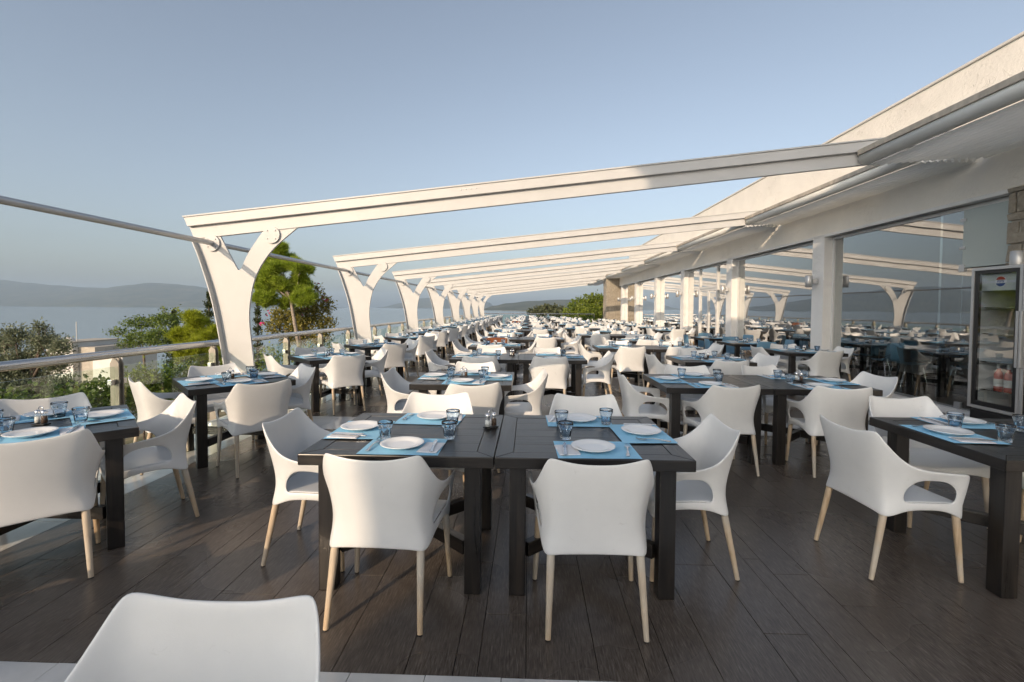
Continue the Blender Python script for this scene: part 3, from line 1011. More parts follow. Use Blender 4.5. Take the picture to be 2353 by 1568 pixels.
for a, b2 in zip(pys, pys[1:]):
    gl = MB().box((0, 0, 0), (.010, b2 - a - .07, .72)).mesh('glass_pane', 'rail_glass')
    obj('glass_pane', gl, rail, (0, (a + b2) / 2, .47))
far = thing('glass_railing', 'far glass railing with thin steel handrail closing the terrace end', 'railing', (0, 44.3, 0))
obj('handrail', MB().tube([(RX, 44.3, .965), (6.2, 44.3, .965)], .04, 14).mesh('handrail', 'steel'), far, (0, -44.3, 0))
for i in range(8):
    x = RX + .2 + i * 1.5
    obj('post', post_me, far, (x, 0, 0), R(90))
    if i < 7: obj('glass_pane', MB().box((0, 0, 0), (1.42, .01, .72)).mesh('glass_pane', 'rail_glass'), far, (x + .75, 0, .47))

# ------------------------------------------------------------------ white armchair
def shell_mesh(level):
    """one-piece plastic shell: curved back with raised corners, arms, side openings, seat and leg sleeves. Front is +y"""
    cols = [  # rows: rim, below rim, upper back, lower back / top of opening, seat level, bottom edge
        [(0, -.262, .808), (0, -.250, .74), (0, -.226, .63), (0, -.204, .52), (0, -.199, .435), (0, -.206, .375)],
        [(.10, -.260, .811), (.10, -.247, .74), (.10, -.222, .63), (.10, -.200, .52), (.10, -.196, .435), (.10, -.205, .372)],
        [(.196, -.255, .834), (.180, -.240, .745), (.164, -.214, .63), (.158, -.191, .52), (.164, -.187, .435), (.175, -.200, .368)],
        [(.225, -.243, .839), (.221, -.222, .752), (.204, -.198, .63), (.196, -.175, .52), (.206, -.175, .437), (.219, -.196, .358)],
        [(.247, -.212, .782), (.244, -.190, .715), (.226, -.170, .62), (.217, -.148, .52), (.226, -.144, .437), (.241, -.166, .358)],
        [(.276, -.140, .688), (.266, -.130, .650), (.254, -.112, .59), (.247, -.095, .505), (.247, -.095, .442), (.248, -.105, .388)],
        [(.292, -.062, .646), (.281, -.058, .622), (.270, -.050, .592), (.265, -.045, .572), (.252, -.045, .447), (.251, -.05, .400)],
        [(.300, .035, .630), (.290, .035, .609), (.280, .035, .588), (.274, .035, .576), (.255, .035, .446), (.254, .035, .402)],
        [(.302, .125, .622), (.293, .125, .602), (.284, .125, .584), (.278, .125, .570), (.258, .125, .443), (.257, .125, .398)],
        [(.300, .180, .618), (.293, .182, .594), (.286, .184, .566), (.279, .180, .520), (.261, .180, .440), (.260, .180, .374)],
        [(.296, .232, .614), (.290, .236, .586), (.284, .237, .556), (.277, .233, .505), (.266, .224, .436), (.264, .222, .352)],
    ]
    bm = bmesh.new()
    vr = [[bm.verts.new(p) for p in c] for c in cols]
    vl = [vr[0]] + [[bm.verts.new((-p[0], p[1], p[2])) for p in c] for c in cols[1:]]
    for side in (vr, vl):
        for i in range(len(cols) - 1):
            for j in range(5):
                if j == 3 and 5 <= i <= 8: continue
                q = [side[i][j], side[i + 1][j], side[i + 1][j + 1], side[i][j + 1]]
                bm.faces.new(q)
    # seat
    cp = lambda v: bm.verts.new((v.co.x * .992, v.co.y * .992, v.co.z))     # the seat is a sheet of its own inside the shell
    back = [cp(v) for v in (vr[3][4], vr[2][4], vr[1][4], vr[0][4], vl[1][4], vl[2][4], vl[3][4])]
    rows = [back]
    fr = [.75, .42, 0, -.42, -.75]
    for k in range(4, 11):
        x = cols[k][4][0]; y = cols[k][4][1]
        dip = .018 if k < 10 else .002
        yy = y + (.012 if k > 8 else 0)
        rows.append([cp(vr[k][4])] + [bm.verts.new((x * f, yy, cols[k][4][2] - dip * (1 - f * f) - (.004 if k == 10 else 0))) for f in fr] + [cp(vl[k][4])])
    xs = [.255, .2, .11, 0, -.11, -.2, -.255]
    rows.append([bm.verts.new((x, .252 - .03 * (abs(x) / .255) ** 4, .414)) for x in xs])
    r12 = [bm.verts.new((x, .247 - .016 * (abs(x) / .255) ** 4, .384 - .034 * (abs(x) / .255) ** 3)) for x in xs]
    rows.append(r12)
    for a, b in zip(rows, rows[1:]):
        for i in range(6):
            bm.faces.new([a[i], a[i + 1], b[i + 1], b[i]])
    bm.faces.new([vr[10][4], rows[-2][0], rows[-1][0], vr[10][5]])
    bm.faces.new([vl[10][4], vl[10][5], rows[-1][-1], rows[-2][-1]])
    bmesh.ops.recalc_face_normals(bm, faces=bm.faces)
    me = bpy.data.meshes.new('tmp_shell')
    bm.to_mesh(me); bm.free()
    for p in me.polygons: p.use_smooth = True
    ob = bpy.data.objects.new('tmp_shell', me)
    C.objects.link(ob)
    so_ = ob.modifiers.new('s', 'SOLIDIFY'); so_.thickness = .0125; so_.offset = 0
    su = ob.modifiers.new('u', 'SUBSURF'); su.levels = level; su.render_levels = level
    dg = bpy.context.evaluated_depsgraph_get()
    out = bpy.data.meshes.new_from_object(ob.evaluated_get(dg))
    bpy.data.objects.remove(ob)
    return out

FEET = [((.205, -.166, .40), (.222, -.247, 0)), ((-.205, -.166, .40), (-.222, -.247, 0)),
        ((.244, .206, .40), (.266, .232, 0)), ((-.244, .206, .40), (-.266, .232, 0))]
def lerp3(a, b, t): return tuple(a[i] + (b[i] - a[i]) * t for i in range(3))
def chair_meshes(level, nseg):
    sh = shell_mesh(level)
    for p in sh.polygons: p.use_smooth = True
    sh.materials.clear(); sh.materials.append(M['plastic'])
    sh.name = 'shell'
    legs, feet = [], []
    for a, b in FEET:
        legs.append(MB().tube([lerp3(a, b, -.02), lerp3(a, b, .02), lerp3(a, b, .2), lerp3(a, b, .985)], [.0150, .0183, .0187, .0125], nseg).mesh('leg', 'leg_wood'))
        feet.append(MB().tube([lerp3(a, b, .984), lerp3(a, b, 1.0)], [.0118, .0112], nseg).mesh('foot_cap', 'rubber'))
    return sh, legs, feet
SHELL, LEGS, CAPS = chair_meshes(2, 12)
sh1, lg1, cp1 = chair_meshes(1, 6)
bm = bmesh.new(); bm.from_mesh(sh1)
for me in lg1:
    k0 = len(bm.faces)
    bm.from_mesh(me)
    bm.faces.ensure_lookup_table()
    for f in bm.faces[k0:]: f.material_index = 1
FARCHAIR = bpy.data.meshes.new('armchair'); bm.to_mesh(FARCHAIR); bm.free()
FARCHAIR.materials.append(M['plastic']); FARCHAIR.materials.append(M['leg_wood'])

def armchair(x, y, rz, label, group):
    if y > 17:
        return tag(obj('armchair', FARCHAIR, None, (x, y, 0), rz), label, 'armchair', group)
    r = thing('armchair', label, 'armchair', (x, y, 0), rz, group)
    obj('shell', SHELL, r)
    for l, c in zip(LEGS, CAPS):
        q = obj('leg', l, r)
        obj('foot_cap', c, q)
    return r

# blue side chair with chrome legs
def blue_chair_mesh():
    pts = [(.205, .455), (.17, .435), (.08, .43), (-.08, .425), (-.17, .44), (-.205, .50), (-.222, .60), (-.238, .72), (-.25, .83)]
    wid = [.19, .215, .225, .225, .22, .215, .21, .205, .19]
    bm = bmesh.new()
    rows = []
    for (y, z), w in zip(pts, wid):
        up_ = (z - .5) / .33 if z > .5 else 0
        rows.append([bm.verts.new((w * f, y + (.03 * f * f if up_ > 0 else 0), z + (0 if up_ > 0 else .016 * f * f))) for f in (-1, -.75, -.35, 0, .35, .75, 1)])
    for a, b in zip(rows, rows[1:]):
        for i in range(6): bm.faces.new([a[i], a[i + 1], b[i + 1], b[i]])
    me = bpy.data.meshes.new('tmp'); bm.to_mesh(me); bm.free()
    for p in me.polygons: p.use_smooth = True
    ob = bpy.data.objects.new('tmp', me); C.objects.link(ob)
    s_ = ob.modifiers.new('s', 'SOLIDIFY'); s_.thickness = .010; s_.offset = 0
    u_ = ob.modifiers.new('u', 'SUBSURF'); u_.levels = 2
    out = bpy.data.meshes.new_from_object(ob.evaluated_get(bpy.context.evaluated_depsgraph_get()))
    bpy.data.objects.remove(ob)
    out.materials.clear(); out.materials.append(M['blue_plastic'])
    return out
BSHELL = blue_chair_mesh()
BLEGS = [MB().tube([(sx * .15, sy * .11, .42), (sx * .19, sy * .15, .40), (sx * .225, sy * .235 - .01, 0)], .0095, 8).mesh('leg', 'chrome') for sx in (-1, 1) for sy in (-1, 1)]
def blue_chair(x, y, rz, label, group):
    r = thing('blue_chair', label, 'chair', (x, y, 0), rz, group)
    obj('shell', BSHELL, r)
    for l in BLEGS: obj('leg', l, r)
    return r

# brown wooden chair with slatted back
def wooden_chair(x, y, rz, label):
    r = thing('wooden_chair', label, 'chair', (x, y, 0), rz)
    obj('seat', MB().box((0, 0, .45), (.44, .42, .03)).mesh('seat', 'brown_wood', bevel=.006), r)
    for sx in (-1, 1):
        obj('leg', MB().box((sx * .19, .18, .217), (.04, .04, .434)).mesh('leg', 'brown_wood', bevel=.004), r)
        obj('leg', MB().tube([(sx * .19, -.20, 0), (sx * .19, -.20, .45), (sx * .20, -.26, .80)], .02, 8).mesh('leg', 'brown_wood'), r)
    tr = MB()
    tr.prism([(-.235, .72), (.235, .72), (.24, .83), (.16, .85), (0, .856), (-.16, .85), (-.24, .83)], -.275, -.245)
    obj('top_rail', tr.mesh('top_rail', 'brown_wood', bevel=.006), r)
    for k in range(4):
        obj('slat', MB().box((-.105 + k * .07, -.245, .60), (.028, .012, .28), Matrix.Rotation(R(10), 3, 'X')).mesh('slat', 'brown_wood'), r)
    return r

# ------------------------------------------------------------------ dark wooden tables
TW, TD, TH = 1.0, .95, .75
def table_meshes(W, D):
    out = []
    fwid, th = .092, .058
    wx, wy = W / 2, D / 2
    def mitre(L, name):
        b = MB()
        b.prism([(-L / 2 + .001, 0), (L / 2 - .001, 0), (L / 2 - fwid, fwid), (-L / 2 + fwid, fwid)], -th, 0, 'z')
        return b.mesh(name, 'table', bevel=.004)
    lx, ly = mitre(W, 'border_board'), mitre(D, 'border_board')
    out.append(('border_board', lx, (0, -wy, TH), 0))
    out.append(('border_board', lx, (0, wy, TH), math.pi))
    out.append(('border_board', ly, (-wx, 0, TH), -math.pi / 2))
    out.append(('border_board', ly, (wx, 0, TH), math.pi / 2))
    n = 5
    iw, idp = W - 2 * fwid - .006, (D - 2 * fwid - .006) / n
    pl = MB().box((0, 0, -.0135), (iw, idp - .0018, .027)).mesh('plank', 'table', bevel=.0012)
    for k in range(n):
        out.append(('plank', pl, (0, -wy + fwid + .003 + idp * (k + .5), TH - .0015), 0))
    lg = MB().box((0, 0, 0), (.69, .085, .085)).mesh('leg', 'table', bevel=.005)
    ix, iy = wx - .115, wy - .115
    for sx in (-1, 1):
        for sy in (-1, 1):
            out.append(('leg', lg, (sx * ix, sy * iy, .346), ('leg',)))
    Ld = 2 * math.hypot(ix, iy) - .115
    st = MB().box((0, 0, 0), (Ld, .05, .075)).mesh('stretcher', 'table', bevel=.004)
    a = math.atan2(iy, ix)
    out.append(('stretcher', st, (0, 0, .21), a))
    out.append(('stretcher', st, (0, 0, .2135), -a))
    sup = MB().box((0, 0, 0), (D - .12, .07, .034)).mesh('batten', 'table')
    out.append(('batten', sup, (-ix + .09, 0, .7052), math.pi / 2))
    out.append(('batten', sup, (ix - .09, 0, .7052), math.pi / 2))
    return out
TPARTS = table_meshes(TW, TD)
DPARTS = table_meshes(.92, .92)
def merge(parts, name):
    bm = bmesh.new()
    for nm, me, loc, rz in parts:
        k0 = len(bm.verts)
        bm.from_mesh(me)
        bm.verts.ensure_lookup_table()
        m = Matrix.Translation(loc) @ (Matrix.Rotation(R(90), 4, 'Y') if isinstance(rz, tuple) else Matrix.Rotation(rz, 4, 'Z'))
        for v in bm.verts[k0:]: v.co = m @ v.co
    me = bpy.data.meshes.new(name); bm.to_mesh(me); bm.free()
    me.materials.append(M['table'])
    return me
FARTABLE = merge(TPARTS, 'dining_table')
def dining_table(x, y, rz, label, group, parts):
    if y > 21:
        return tag(obj('dining_table', FARTABLE, None, (x, y, 0), rz), label, 'table', group)
    r = thing('dining_table', label, 'table', (x, y, 0), rz, group)
    for nm, me, loc, a in parts:
        if isinstance(a, tuple): obj(nm, me, r, loc, rot=(0, R(90), 0))
        else: obj(nm, me, r, loc, a)
    return r

# ------------------------------------------------------------------ tableware
def mat_mesh(seed):
    b = MB(); b.smooth = True
    rr = random.Random(seed)
    nx, ny = 12, 8
    vs = []
    for j in range(ny + 1):
        for i in range(nx + 1):
            u, v = i / nx - .5, j / ny - .5
            z = .0006 + .0016 * max(0, mnoise.noise(Vector((u * 3 + seed, v * 3, 0)))) + .004 * max(0, abs(u) - .42) * rr.random()
            vs.append((u * .42, v * .305, z))
    b.add(vs, [(j * (nx + 1) + i, j * (nx + 1) + i + 1, (j + 1) * (nx + 1) + i + 1, (j + 1) * (nx + 1) + i) for j in range(ny) for i in range(nx)])
    return b.mesh('placemat', 'placemat', fix=False)
MATS = [mat_mesh(k) for k in range(5)]
MATFAR = MB().box((0, 0, .001), (.42, .305, .0016)).mesh('placemat', 'placemat')
pl = MB()
pl.lathe([(0, .0115), (.06, .0115), (.072, .0125), (.081, .0165), (.100, .0225), (.1145, .0245), (.1165, .0235), (.1155, .0215), (.100, .0175), (.078, .006), (.066, .0015), (.0, .0015)], 40,
         mod=lambda j, k, n: 1 + (.004 * math.cos(k * 2 * math.pi * 8 / n) if j in (4, 5, 6, 7) else 0))
PLATE = pl.mesh('plate', 'porcelain')
def cup_mesh(n):
    b = MB()
    def flute(j, k, m):
        a = 9 * 2 * math.pi * k / m
        amt = {1: .0, 2: .055, 3: .06, 4: .05, 5: .03}.get(j, 0)
        return 1 - amt * (0.5 + 0.5 * math.cos(a)) ** 1.4
    outer_ = [(0, 0), (.0285, 0), (.0300, .004), (.0325, .025), (.0360, .050), (.0395, .066), (.0425, .073), (.0435, .085), (.0440, .0955), (.0434, .0965),
              (.0418, .0955), (.0408, .083), (.0398, .073), (.0355, .055), (.0305, .022), (.0280, .0135), (0, .012)]
    b.lathe(outer_, n, mod=flute)
    return b.mesh('tumbler', 'tumbler')
CUP, CUPFAR = cup_mesh(54), cup_mesh(18)
fk = MB()
def strip(b, pts, th):
    """flat bar following (y, z, half width) stations"""
    vs, n = [], len(pts)
    for y, z, w in pts:
        vs += [(-w, y, z), (w, y, z), (w, y, z + th), (-w, y, z + th)]
    fs = [(0, 1, 2, 3), (4 * n - 4, 4 * n - 1, 4 * n - 2, 4 * n - 3)]
    for i in range(n - 1):
        p, q = 4 * i, 4 * i + 4
        fs += [(p, q, q + 1, p + 1), (p + 1, q + 1, q + 2, p + 2), (p + 2, q + 2, q + 3, p + 3), (p + 3, q + 3, q, p)]
    b.add(vs, fs)
fk.smooth = False
strip(fk, [(-.095, .002, .009), (-.085, .002, .0095), (-.05, .006, .006), (0, .011, .0038), (.03, .009, .004), (.042, .006, .010), (.052, .004, .0125), (.058, .004, .0125)], .0022)
for k in range(4):
    b4 = MB(); strip(b4, [(.0581, .004, .0021), (.08, .004, .0018), (.096, .009, .0012)], .0022)
    fk.add([(v[0] - .0099 + k * .0066, v[1], v[2]) for v in b4.v], b4.f)
FORK = fk.mesh('fork', 'cutlery')
kn = MB(); strip(kn, [(-.11, .002, .0085), (-.10, .002, .0098), (-.02, .004, .0072), (.0, .0045, .006), (.01, .004, .0095), (.07, .003, .0098), (.10, .003, .006), (.108, .003, .001)], .0022)
KNIFE = kn.mesh('knife', 'cutlery')
NAPKIN = MB().box((0, 0, .002), (.105, .175, .003)).box((.004, -.002, .0048), (.10, .168, .0022)).mesh('napkin', 'napkin')
sh_glass = MB(); sh_glass.lathe([(0, 0), (.016, 0), (.018, .004), (.018, .055), (.015, .062), (.0, .062)], 18)
SH_GLASS = sh_glass.mesh('shaker_jar', 'clear_glass')
SH_CAP = MB().lathe([(0.0162, .0625), (.0165, .074), (.013, .082), (0, .084)], 18).mesh('shaker_cap', 'chrome')
SH_SALT = MB().lathe([(0, .003), (.0155, .003), (.0155, .040), (0, .041)], 16).mesh('salt', 'salt')
SH_PEP = MB().lathe([(0, .003), (.0155, .003), (.0155, .046), (0, .047)], 16).mesh('pepper', 'pepper')
SH_BASE = MB().box((0, 0, .006), (.088, .046, .010)).mesh('tray', 'black_metal', bevel=.003)
SH_LOOP = MB().tube([(0, 0, .01), (0, 0, .085)] + [(.017 * math.sin(a) , 0, .10 - .017 * math.cos(a)) for a in [k * math.pi / 8 for k in range(17)]], .0024, 8).mesh('handle', 'chrome')
def shaker_set(x, y, rz, label):
    r = thing('condiment_set', label, 'condiment set', (x, y, TH + .0005), rz, 'salt and pepper sets')
    obj('tray', SH_BASE, r); obj('handle', SH_LOOP, r)
    for sx, fill, nm in ((-1, SH_SALT, 'salt'), (1, SH_PEP, 'pepper')):
        j = obj('shaker', SH_GLASS, r, (sx * .0235, 0, .0115))
        obj('cap', SH_CAP, j); obj(nm, fill, j)
    return r

SEATS = 0
def setting(tx, ty, trz, side_rz, edge, phrase, sidename, detail, rr):
    """one place setting; local frame: sitter at -y looking +y"""
    m = Matrix.Translation((tx, ty, 0)) @ Matrix.Rotation(trz + side_rz, 4, 'Z')
    lay = {0: 0, 1: 1, 2: 2, 3: 3}[int(round(side_rz / (math.pi / 2))) % 4]
    zz = TH + .0008 + .0034 * (lay % 2)
    def put(lx, ly, lz=0):
        v = m @ Vector((lx, -edge + ly, 0))
        return (v.x, v.y, zz + lz)
    a0 = trz + side_rz
    j = lambda s_: rr.uniform(-s_, s_)
    dx = j(.025)
    sg = -1 if rr.random() < .2 else 1                 # some places are laid the other way round
    w = f', {sidename} of {phrase}'
    o = obj('placemat', MATS[rr.randrange(5)] if detail > 1 else MATFAR, None, put(dx, .158 + j(.006)), a0 + j(.06))
    tag(o, f'light blue paper placemat{w}', 'placemat', 'blue placemats')
    gz = .0025
    o = obj('tumbler', CUP if detail > 1 else CUPFAR, None, put(dx + sg * (.17 + j(.05)), .335 + j(.03), -.0034 * (lay % 2) + .0042), rr.uniform(0, 6))
    tag(o, f'blue-tinted fluted glass tumbler{w}', 'glass', 'blue tumblers')
    if detail > 0:
        o = obj('plate', PLATE, None, put(dx - .015 + j(.012), .155 + j(.008), gz), rr.uniform(0, 6))
        tag(o, f'round white dinner plate{w}', 'plate', 'white plates')
    if detail > 1:
        o = obj('napkin', NAPKIN, None, put(dx + sg * .152, .135 + j(.015), gz), a0 + j(.14))
        tag(o, f'folded white paper napkin{w}', 'napkin', 'white napkins')
        o = obj('knife', KNIFE, None, put(dx + sg * .162, .14 + j(.015), gz + .0062), a0 - .1 + j(.2))
        tag(o, f'steel knife on the napkin{w}', 'knife', 'steel knives')
        o = obj('fork', FORK, None, put(dx - sg * .165, .14 + j(.02), gz), a0 + j(.22))
        tag(o, f'steel fork beside the plate{w}', 'fork', 'steel forks')

# ------------------------------------------------------------------ layout of the tables
T_ALL = []
rr = random.Random(21)
NEAR, FARS, LEFT, RIGHT = 'near side', 'far side', 'left side', 'right side'
def chair_at(tx, ty, trz, srz, edge, off, label, group, kind='white', dx=0.0, drz=None):
    a = trz + srz
    v = Matrix.Rotation(a, 4, 'Z') @ Vector((dx, -edge - off, 0))
    d = rr.choice((rr.uniform(-.08, .08), rr.uniform(-.28, .28))) if drz is None else drz
    f = {'white': armchair, 'blue': blue_chair}.get(kind)
    if kind == 'wood': return wooden_chair(tx + v.x, ty + v.y, a + d, label)
    return f(tx + v.x, ty + v.y, a + d, label, group)
SR = {'S': 0.0, 'E': math.pi / 2, 'N': math.pi, 'W': -math.pi / 2}
SN = {'S': NEAR, 'E': RIGHT, 'N': FARS, 'W': LEFT}
def place_table(tx, ty, rz, sides, phrase, group, diamond=False, kinds=None, over=None, shaker=True, laid=True):
    kinds, over = kinds or {}, over or {}
    lab = ('square black-stained wooden table, ' if diamond else 'black-stained wooden table, ') + phrase
    dining_table(tx, ty, rz, lab, group, DPARTS if diamond else TPARTS)
    names = {'S': 'near right side', 'E': 'far right side', 'N': 'far left side', 'W': 'near left side'} if diamond else SN
    det = 2 if ty < 13.5 else 1 if ty < 24 else 0
    for s_ in sides:
        e = .46 if diamond else (TD / 2 if s_ in 'SN' else TW / 2)
        dx, off, drz = over.get(s_, (rr.uniform(-.06, .06), rr.uniform(.0, .2), None))
        kd = kinds.get(s_, 'white')
        if kd != 'none':
            if kd == 'blue': lab = f'blue plastic chair with chrome legs, {names[s_]} of {phrase}'
            elif kd == 'wood': lab = f'brown wooden slat-back chair, {names[s_]} of {phrase}'
            else: lab = f'white armchair with wooden legs, {names[s_]} of {phrase}'
            grp = 'blue chairs' if kd == 'blue' else 'white armchairs'
            chair_at(tx, ty, rz, SR[s_], e, off, lab, grp, kd, dx, drz)
        if laid and not (det == 0 and rr.random() < .25):
            setting(tx, ty, rz, SR[s_], e, phrase, names[s_], det, rr)
    if shaker and laid and det > 0:
        sx_, sy_ = shaker if isinstance(shaker, tuple) else (rr.uniform(-.05, .05), rr.uniform(-.03, .06))
        v = Matrix.Rotation(rz, 4, 'Z') @ Vector((sx_, sy_, 0))
        shaker_set(tx + v.x, ty + v.y, rz + rr.uniform(-1, 1), f'salt and pepper set in a wire caddy on {phrase}')
    T_ALL.append((tx, ty))

GC, GR, GW, GL = 'tables in the centre of the terrace', 'tables on the right of the terrace', 'tables beside the windows', 'tables along the railing'
ROW = 2.2
# centre columns: pairs and single tables by turns
for k in range(19):
    yf = 2.33 + ROW * k + (0 if k < 2 else .05)
    yc = yf + TD / 2
    o_ = ORD[k]
    if k % 2 == 0:
        ov, ov2 = {}, {}
        if k == 0:
            ov = {'S': (-.03, -.01, -.03), 'W': (-.04, .11, .02), 'N': (.02, .16, .04)}
            ov2 = {'S': (-.02, .0, .02), 'E': (.02, .09, -.02), 'N': (-.10, .16, -.03)}
            place_table(-.67, yc, 0, 'SWN', 'left table of the front centre pair', GC, over=ov, shaker=(.44, .10))
            place_table(.335, yc, 0, 'SEN', 'right table of the front centre pair', GC, over=ov2, shaker=False)
        else:
            place_table(-.65, yc, 0, 'SWN', f'left table, {o_} centre row', GC, shaker=(.4, .1))
            place_table(.355, yc, 0, 'SEN', f'right table, {o_} centre row', GC, shaker=False)
    else:
        kd = {'N': 'wood'} if k in (3, 9) else {}
        ov = {'S': (.12, .14, .28), 'E': (-.02, .10, .05), 'W': (.05, .1, .0), 'N': (0, .1, 0)} if k == 1 else {}
        place_table(-.66 if k < 6 else -.5, yc, 0, 'SEWN', f'lone table, {o_} centre row', GC, kinds=kd, over=ov)
# right-hand columns
for k in range(18):
    yf = 2.42 + 2.08 * k + (.0 if k < 2 else .12)
    yc = yf + TD / 2
    o_ = ORD[k]
    xs_ = 1.82 if k < 4 else 1.9
    if k % 2 == 1:
        ov = {'S': (.0, .04, .12), 'W': (.0, .1, -.05)} if k == 1 else {}
        ov2 = {'S': (-.02, .05, -.12), 'E': (.05, .12, .1)} if k == 1 else {}
        place_table(xs_, yc, 0, 'SWN', f'left table, {o_} right-hand row', GR, over=ov, shaker=False)
        place_table(xs_ + 1.005, yc, 0, 'SEN', f'right table, {o_} right-hand row', GR, over=ov2)
    else:
        xc = 2.90 if k == 0 else 2.72
        ov = {'W': (.02, .26, .08), 'N': (.0, .15, .0)} if k == 0 else {}
        sd_ = 'WNE' if k == 0 else 'SEWN'
        place_table(xc, yc, 0, sd_, 'table nearest the drinks fridge' if k == 0 else f'lone table, {o_} right-hand row', GR, over=ov, shaker=(.1, -.1) if k == 0 else True)
# column of tables beside the windows
for k, (x, yf) in enumerate([(5.0, 8.25), (4.95, 10.3), (4.95, 12.1), (5.0, 16.3), (5.0, 18.6), (4.95, 20.9), (4.95, 23.2), (4.95, 25.5), (4.95, 27.8), (4.9, 30.1)]):
    kd = {'S': 'blue', 'W': 'blue', 'N': 'blue', 'E': 'blue'} if k in (1, 2) else {}
    place_table(x, yf + TD / 2, 0, 'SEWN', f'{ORD[k]} table beside the windows', GW, kinds=kd)
# diamond-set tables along the railing
dy = [2.80, 4.72, 7.05, 9.25, 11.75] + [11.75 + 2.2 * i for i in range(1, 15)]
for k, y in enumerate(dy):
    ov = {'S': (0, .0, .0), 'E': (0, .08, .05), 'N': (0, .05, 0)} if k == 0 else {}
    place_table(-3.03 + (.0 if k else -.02), y, R(45), 'SENW', f'{ORD[k]} table along the railing', GL, diamond=True, over=ov)
# tables and chairs of the same rows behind the camera; their shadows fall into the picture
for k, y in enumerate((.35, -1.9)):
    place_table(-3.03, y, R(45), 'SENW', f'{ORD[k]} railing table behind the camera', GL, diamond=True, laid=False)
armchair(-.705, .80, math.pi + .02, 'white plastic armchair at the very front, only its backrest in view', 'white armchairs')
place_table(-.75, .05, 0, '', 'just in front of the camera, out of the picture', GC, laid=False)
# indoor tables and blue chairs behind the first window
for k, (x, y) in enumerate([(8.1, 7.6), (8.2, 9.6), (8.1, 11.9), (8.2, 14.0), (10.3, 8.4), (10.3, 11.2)]):
    ph = f'{ORD[k]} indoor table behind the windows'
    dining_table(x, y, 0, f'dark wooden table indoors, {ph}', 'indoor tables', TPARTS)
    for s_ in 'SNWE':
        chair_at(x, y, 0, SR[s_], TD / 2 if s_ in 'SN' else TW / 2, .14, f'blue plastic chair with chrome legs, {SN[s_]} of {ph}', 'blue chairs', 'blue')

# ------------------------------------------------------------------ drinks fridge
FX, FY0, FY1, FZ = 5.0, 4.38, 5.5, 1.98
fr = thing('drinks_fridge', 'tall silver and black glass-door drinks fridge at the right edge', 'fridge', (FX + .33, (FY0 + FY1) / 2, 0))
fo = (-(FX + .33), -(FY0 + FY1) / 2, 0)
def fpart(name, mb, mat, bevel=0.0, parent=None):
    return obj(name, mb.mesh(name, mat, bevel=bevel), parent or fr, fo if parent is None else (0, 0, 0))
fpart('cabinet', MB().span((FX + .62, FY0, .02), (FX + .66, FY1, FZ)).span((FX + .05, FY0, .4), (FX + .6195, FY0 + .035, FZ)).span((FX + .05, FY1 - .035, .4), (FX + .6195, FY1, FZ)).span((FX + .05, FY0 + .0355, FZ - .05), (FX + .6195, FY1 - .0355, FZ)).span((FX + .05, FY0 + .0355, .4), (FX + .6195, FY1 - .0355, .44)), 'alu')
fpart('liner', MB().span((FX + .59, FY0 + .045, .445), (FX + .615, FY1 - .045, FZ - .055)).span((FX + .06, FY0 + .036, .446), (FX + .588, FY0 + .044, FZ - .056)).span((FX + .06, FY1 - .044, .446), (FX + .588, FY1 - .036, FZ - .056)).span((FX + .06, FY0 + .046, FZ - .06), (FX + .588, FY1 - .046, FZ - .052)).span((FX + .06, FY0 + .046, .441), (FX + .588, FY1 - .046, .449)), 'fridge_in')
fpart('base', MB().span((FX + .03, FY0, .02), (FX + .6195, FY1, .395)), 'black_metal', .006)
mid = (FY0 + FY1) / 2
for a, b2 in ((FY0 + .004, mid - .003), (mid + .003, FY1 - .004)):
    d = fpart('door', MB().span((FX - .005, a, .42), (FX + .045, a + .03, FZ - .005)).span((FX - .005, b2 - .03, .42), (FX + .045, b2, FZ - .005)).span((FX - .005, a + .0305, FZ - .035), (FX + .045, b2 - .0305, FZ - .005)).span((FX - .005, a + .0305, .42), (FX + .045, b2 - .0305, .45)), 'alu')
    k = MB()
    for q in (((FX + .004, a + .031, .451), (FX + .04, a + .075, FZ - .036)), ((FX + .004, b2 - .075, .451), (FX + .04, b2 - .031, FZ - .036)), ((FX + .004, a + .0755, FZ - .075), (FX + .04, b2 - .0755, FZ - .036)), ((FX + .004, a + .0755, .451), (FX + .04, b2 - .0755, .50))):
        k.span(*q)
    fpart('gasket', k, 'black_metal', parent=d)
    fpart('pane', MB().span((FX + .012, a + .0755, .501), (FX + .018, b2 - .0755, FZ - .0755)), 'fridge_glass', parent=d)
    hy = a + .015 if a > mid else b2 - .015
    fpart('handle', MB().span((FX - .035, hy - .013, .92), (FX - .0055, hy + .013, 1.5)), 'alu', .004, parent=d)
for z in (.62, .93, 1.24, 1.53):
    fpart('shelf', MB().span((FX + .08, FY0 + .045, z), (FX + .58, FY1 - .045, z + .008)), 'chrome')
